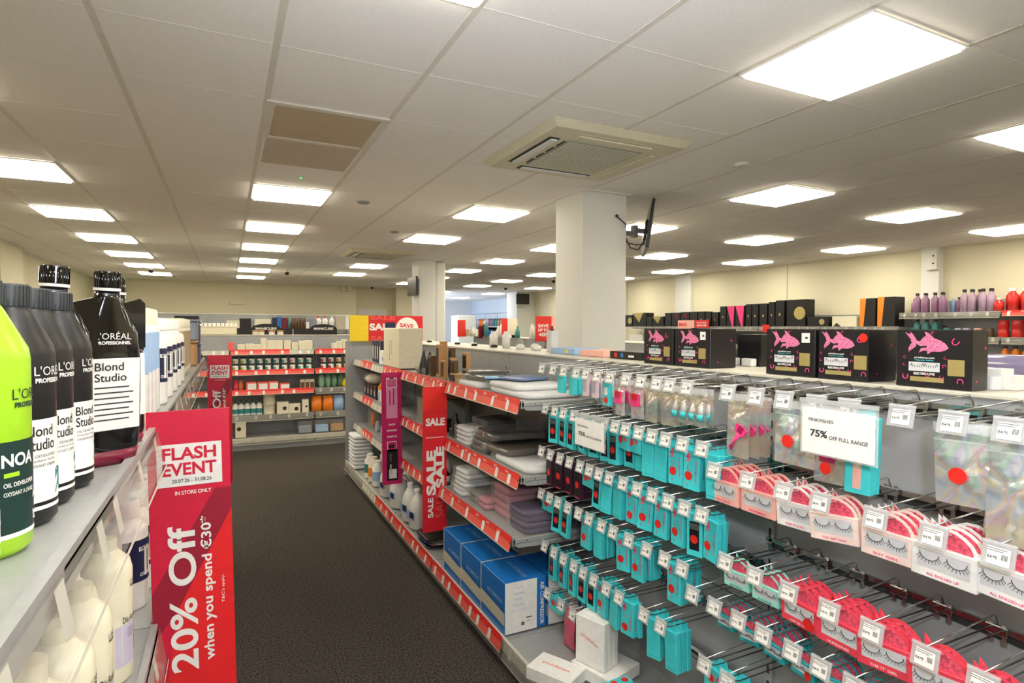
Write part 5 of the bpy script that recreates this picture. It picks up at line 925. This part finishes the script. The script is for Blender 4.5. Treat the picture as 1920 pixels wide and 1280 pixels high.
# ------------------------------------------------------------------ right wall stock
XW = 8.12
def wy(px): return Yat(px, XW)
def wbox(a, b, h, m, lab, z=1.587, deco=None, nm_='gift_box', d=.22):
    ya, yb = wy(a), wy(b); w = max(.03, ya - yb - .01)
    return bx(nm_, lab, 'box', (XW + d / 2, (ya + yb) / 2, z), w, d, h, m, AISLE_R, deco, .004)
def dg(b, w, d, h): b.box(-w * .08, w * .08, -d / 2 - .002, -d / 2, h * .42, h * .52, m_gold)
def dgold(b, w, d, h): b.add([(-w / 2, -d / 2 - .002, h), (w * .3, -d / 2 - .002, h), (-.0, -d / 2 - .002, h * .3)], [(0, 2, 1)], m_gold)
def dpink(b, w, d, h): b.add([(-w / 2, -d / 2 - .002, h), (w / 2, -d / 2 - .002, h), (w * .35, -d / 2 - .002, 0), (w * .2, -d / 2 - .002, 0)], [(0, 3, 2, 1)], m_pink)
def dor(b, w, d, h): b.add([(-w / 2, -d / 2 - .002, 0), (-w / 2, -d / 2 - .002, h), (-w * .1, -d / 2 - .002, h), (-w * .25, -d / 2 - .002, 0)], [(0, 3, 2, 1)], m_orange)
def dring(b, w, d, h): b.disc(w * .2, h * .5, min(w, h) * .3, -d / 2 - .002, m_gold)
def dred(b, w, d, h): b.disc(w * .1, h * .75, w * .2, -d / 2 - .002, m_wine)
rows = [(1172, 1185, .26, dring, 'with pale ring'), (1186, 1211, .30, dgold, 'with gold triangle'), (1212, 1222, .2, None, 'low and plain'), (1223, 1244, .21, dgold, 'low with gold band'), (1246, 1258, .28, None, 'plain'), (1259, 1275, .28, dred, 'with dark red mark'), (1276, 1292, .29, dred, 'with round red mark'), (1293, 1307, .29, None, 'behind the BIG sign'),
        (1308, 1321, .29, dg, 'with small gold square'), (1322, 1333, .27, dg, 'small with gold square'), (1334, 1346, .27, dg, 'with gold square beside the pink ones'), (1349, 1361, .37, dg, 'tall, just left of the pink ones'), (1362, 1377, .37, dpink, 'left with a pink wedge'), (1378, 1395, .37, dpink, 'right with a pink wedge'),
        (1397, 1408, .39, dg, 'tall, first after the pink ones'), (1409, 1421, .39, dg, 'tall, second after the pink ones'), (1423, 1438, .39, dg, 'tall, third after the pink ones'), (1440, 1452, .41, dg, 'tall, fourth after the pink ones'), (1453, 1470, .43, dg, 'tallest black with gold square'), (1474, 1510, .43, dring, 'wide dark with pale and gold prints')]
for a, b_, h, dc, s in rows: wbox(a, b_, h, m_black, 'black gift box ' + s + ' on the right wall shelf', deco=dc)
wbox(1513, 1553, .15, m_black, 'long low black box with a gold disc on the right wall shelf', deco=dring)
wbox(1559, 1606, .15, m_cream, 'long low cream box with dark styling tool picture on the right wall shelf', deco=lambda b, w, d, h: b.add([(-w * .45, -d / 2 - .002, 0), (-w * .1, -d / 2 - .002, 0), (-w * .3, -d / 2 - .002, h * .4)], [(0, 1, 2)], m_dark))
wbox(1611, 1641, .40, m_black, 'left black box with orange wedge on the right wall shelf', deco=dor)
wbox(1644, 1678, .41, m_black, 'right black box with orange wedge on the right wall shelf', deco=dor)
for q in range(10): wbox(1180 + 36 * q, 1205 + 36 * q, .14 + .05 * (q % 2), m_black if q % 3 else m_wplas, '%s box on the lower shelf of the right wall, counted from the near pillar' % ORD[q], z=1.272)
pz = hx(1300, 605, 8.05)
t = thing('shelf_sign', 'pale pink and red BIG savings sign on the right wall shelf edge', 'sign', (8.05, wy(1276), 1.55), AISLE_R); W_ = wy(1276) - wy(1334); b = MB().box(0, W_ * .55, 0, .006, 0, .16, m_skin); b.box(W_ * .57, W_, 0, .006, 0, .16, m_redr); b.build('board', t); l = MB(); l.text('BIG', W_ * .17, .08, W_ * .26, .07, -.001, m_red, .04); l.text('OUT NOW', W_ * .78, .11, W_ * .3, .025, -.001, m_white, .02); l.text('SAVE', W_ * .78, .06, W_ * .3, .035, -.001, m_white, .04); l.build('lettering', t)
t = thing('shelf_sign', 'small plain red sign on the right wall shelf edge', 'sign', (8.06, wy(1434), 1.5), AISLE_R); MB().box(0, wy(1434) - wy(1447), 0, .006, 0, .12, m_redr).build('board', t)
WBN = [0]
def wbot(px, z, h, m, mc, lab, grp, r=.04):
    WBN[0] += 1
    tag(MB().lathe([(.001, 0), (r, 0), (r, h * .68), (r * .4, h * .84), (r * .4, h * .88)], m, 14).lathe([(r * .5, h * .88), (r * .5, h)], mc, 10).build('shampoo_bottle', loc=(XW + .07 + .1 * (WBN[0] % 2), wy(px), z)), lab, 'bottle', grp)
for q, px in enumerate((1700, 1713, 1721, 1728, 1738, 1746, 1753, 1760, 1784, 1801, 1808, 1815, 1822, 1836, 1844, 1851)):
    wbot(px, 1.767, .26 + (.02 if q > 8 else 0) - (.07 if q in (0, 8) else 0), m_purp if q < 9 else mat('pale_mauve_plastic', (176, 148, 170), .3), m_dark, '%s mauve bottle along the top right wall shelf' % ORD[q], 'mauve bottles on the right wall', .042)
wbot(1772, 1.767, .2, m_lblue, m_cplas, 'pale blue bottle among the mauve bottles on the right wall', None, .03)
for q, px in enumerate((1866, 1880, 1893, 1905, 1918)): wbot(px, 1.767, .27 if q else .16, m_redpl, m_white, '%s red bottle with white cap on the top right wall shelf' % ORD[q], 'red bottles on the right wall', .05)
for q, px in enumerate((1699, 1714, 1723, 1731, 1739, 1748, 1757)): wbot(px, 1.462, .22 - (.08 if q in (0, 6) else 0), m_tpl, m_dark, '%s teal bottle on the second right wall shelf' % ORD[q], 'teal bottles on the right wall', .042)
for q, px in enumerate((1770, 1780, 1791, 1799, 1807, 1816, 1828, 1840, 1850)): tag(MB().lathe([(.035, 0), (.04, .01), (.04, .1), (.035, .11)], [m_tpl, m_tpl, m_lil, m_lil, m_lil, m_gcr, m_skin, m_kraft, m_brown][q], 12).build('hair_jar', loc=(XW + .07 + .09 * (q % 2), wy(px), 1.462)), '%s round jar right of the teal bottles on the second right wall shelf' % ORD[q], 'jar', 'round jars on the right wall')
for q in range(4): tag(MB().lathe([(.05, 0), (.055, .01), (.055, .09), (.05, .1)], m_redpl, 14).build('mask_jar', loc=(XW + .08, wy(1875 + 26 * (q % 2)), 1.462 + .102 * (q // 2))), 'red mask jar on the second right wall shelf, %s of the %s pair' % (['lower', 'upper'][q // 2], ['left', 'right'][q % 2]), 'jar')
for q, px in enumerate((1880, 1890, 1900, 1911, 1920)): wbot(px, 1.162, .2, m_orange, m_navy, '%s orange tube on the third right wall shelf' % ORD[q], 'orange tubes', .04)
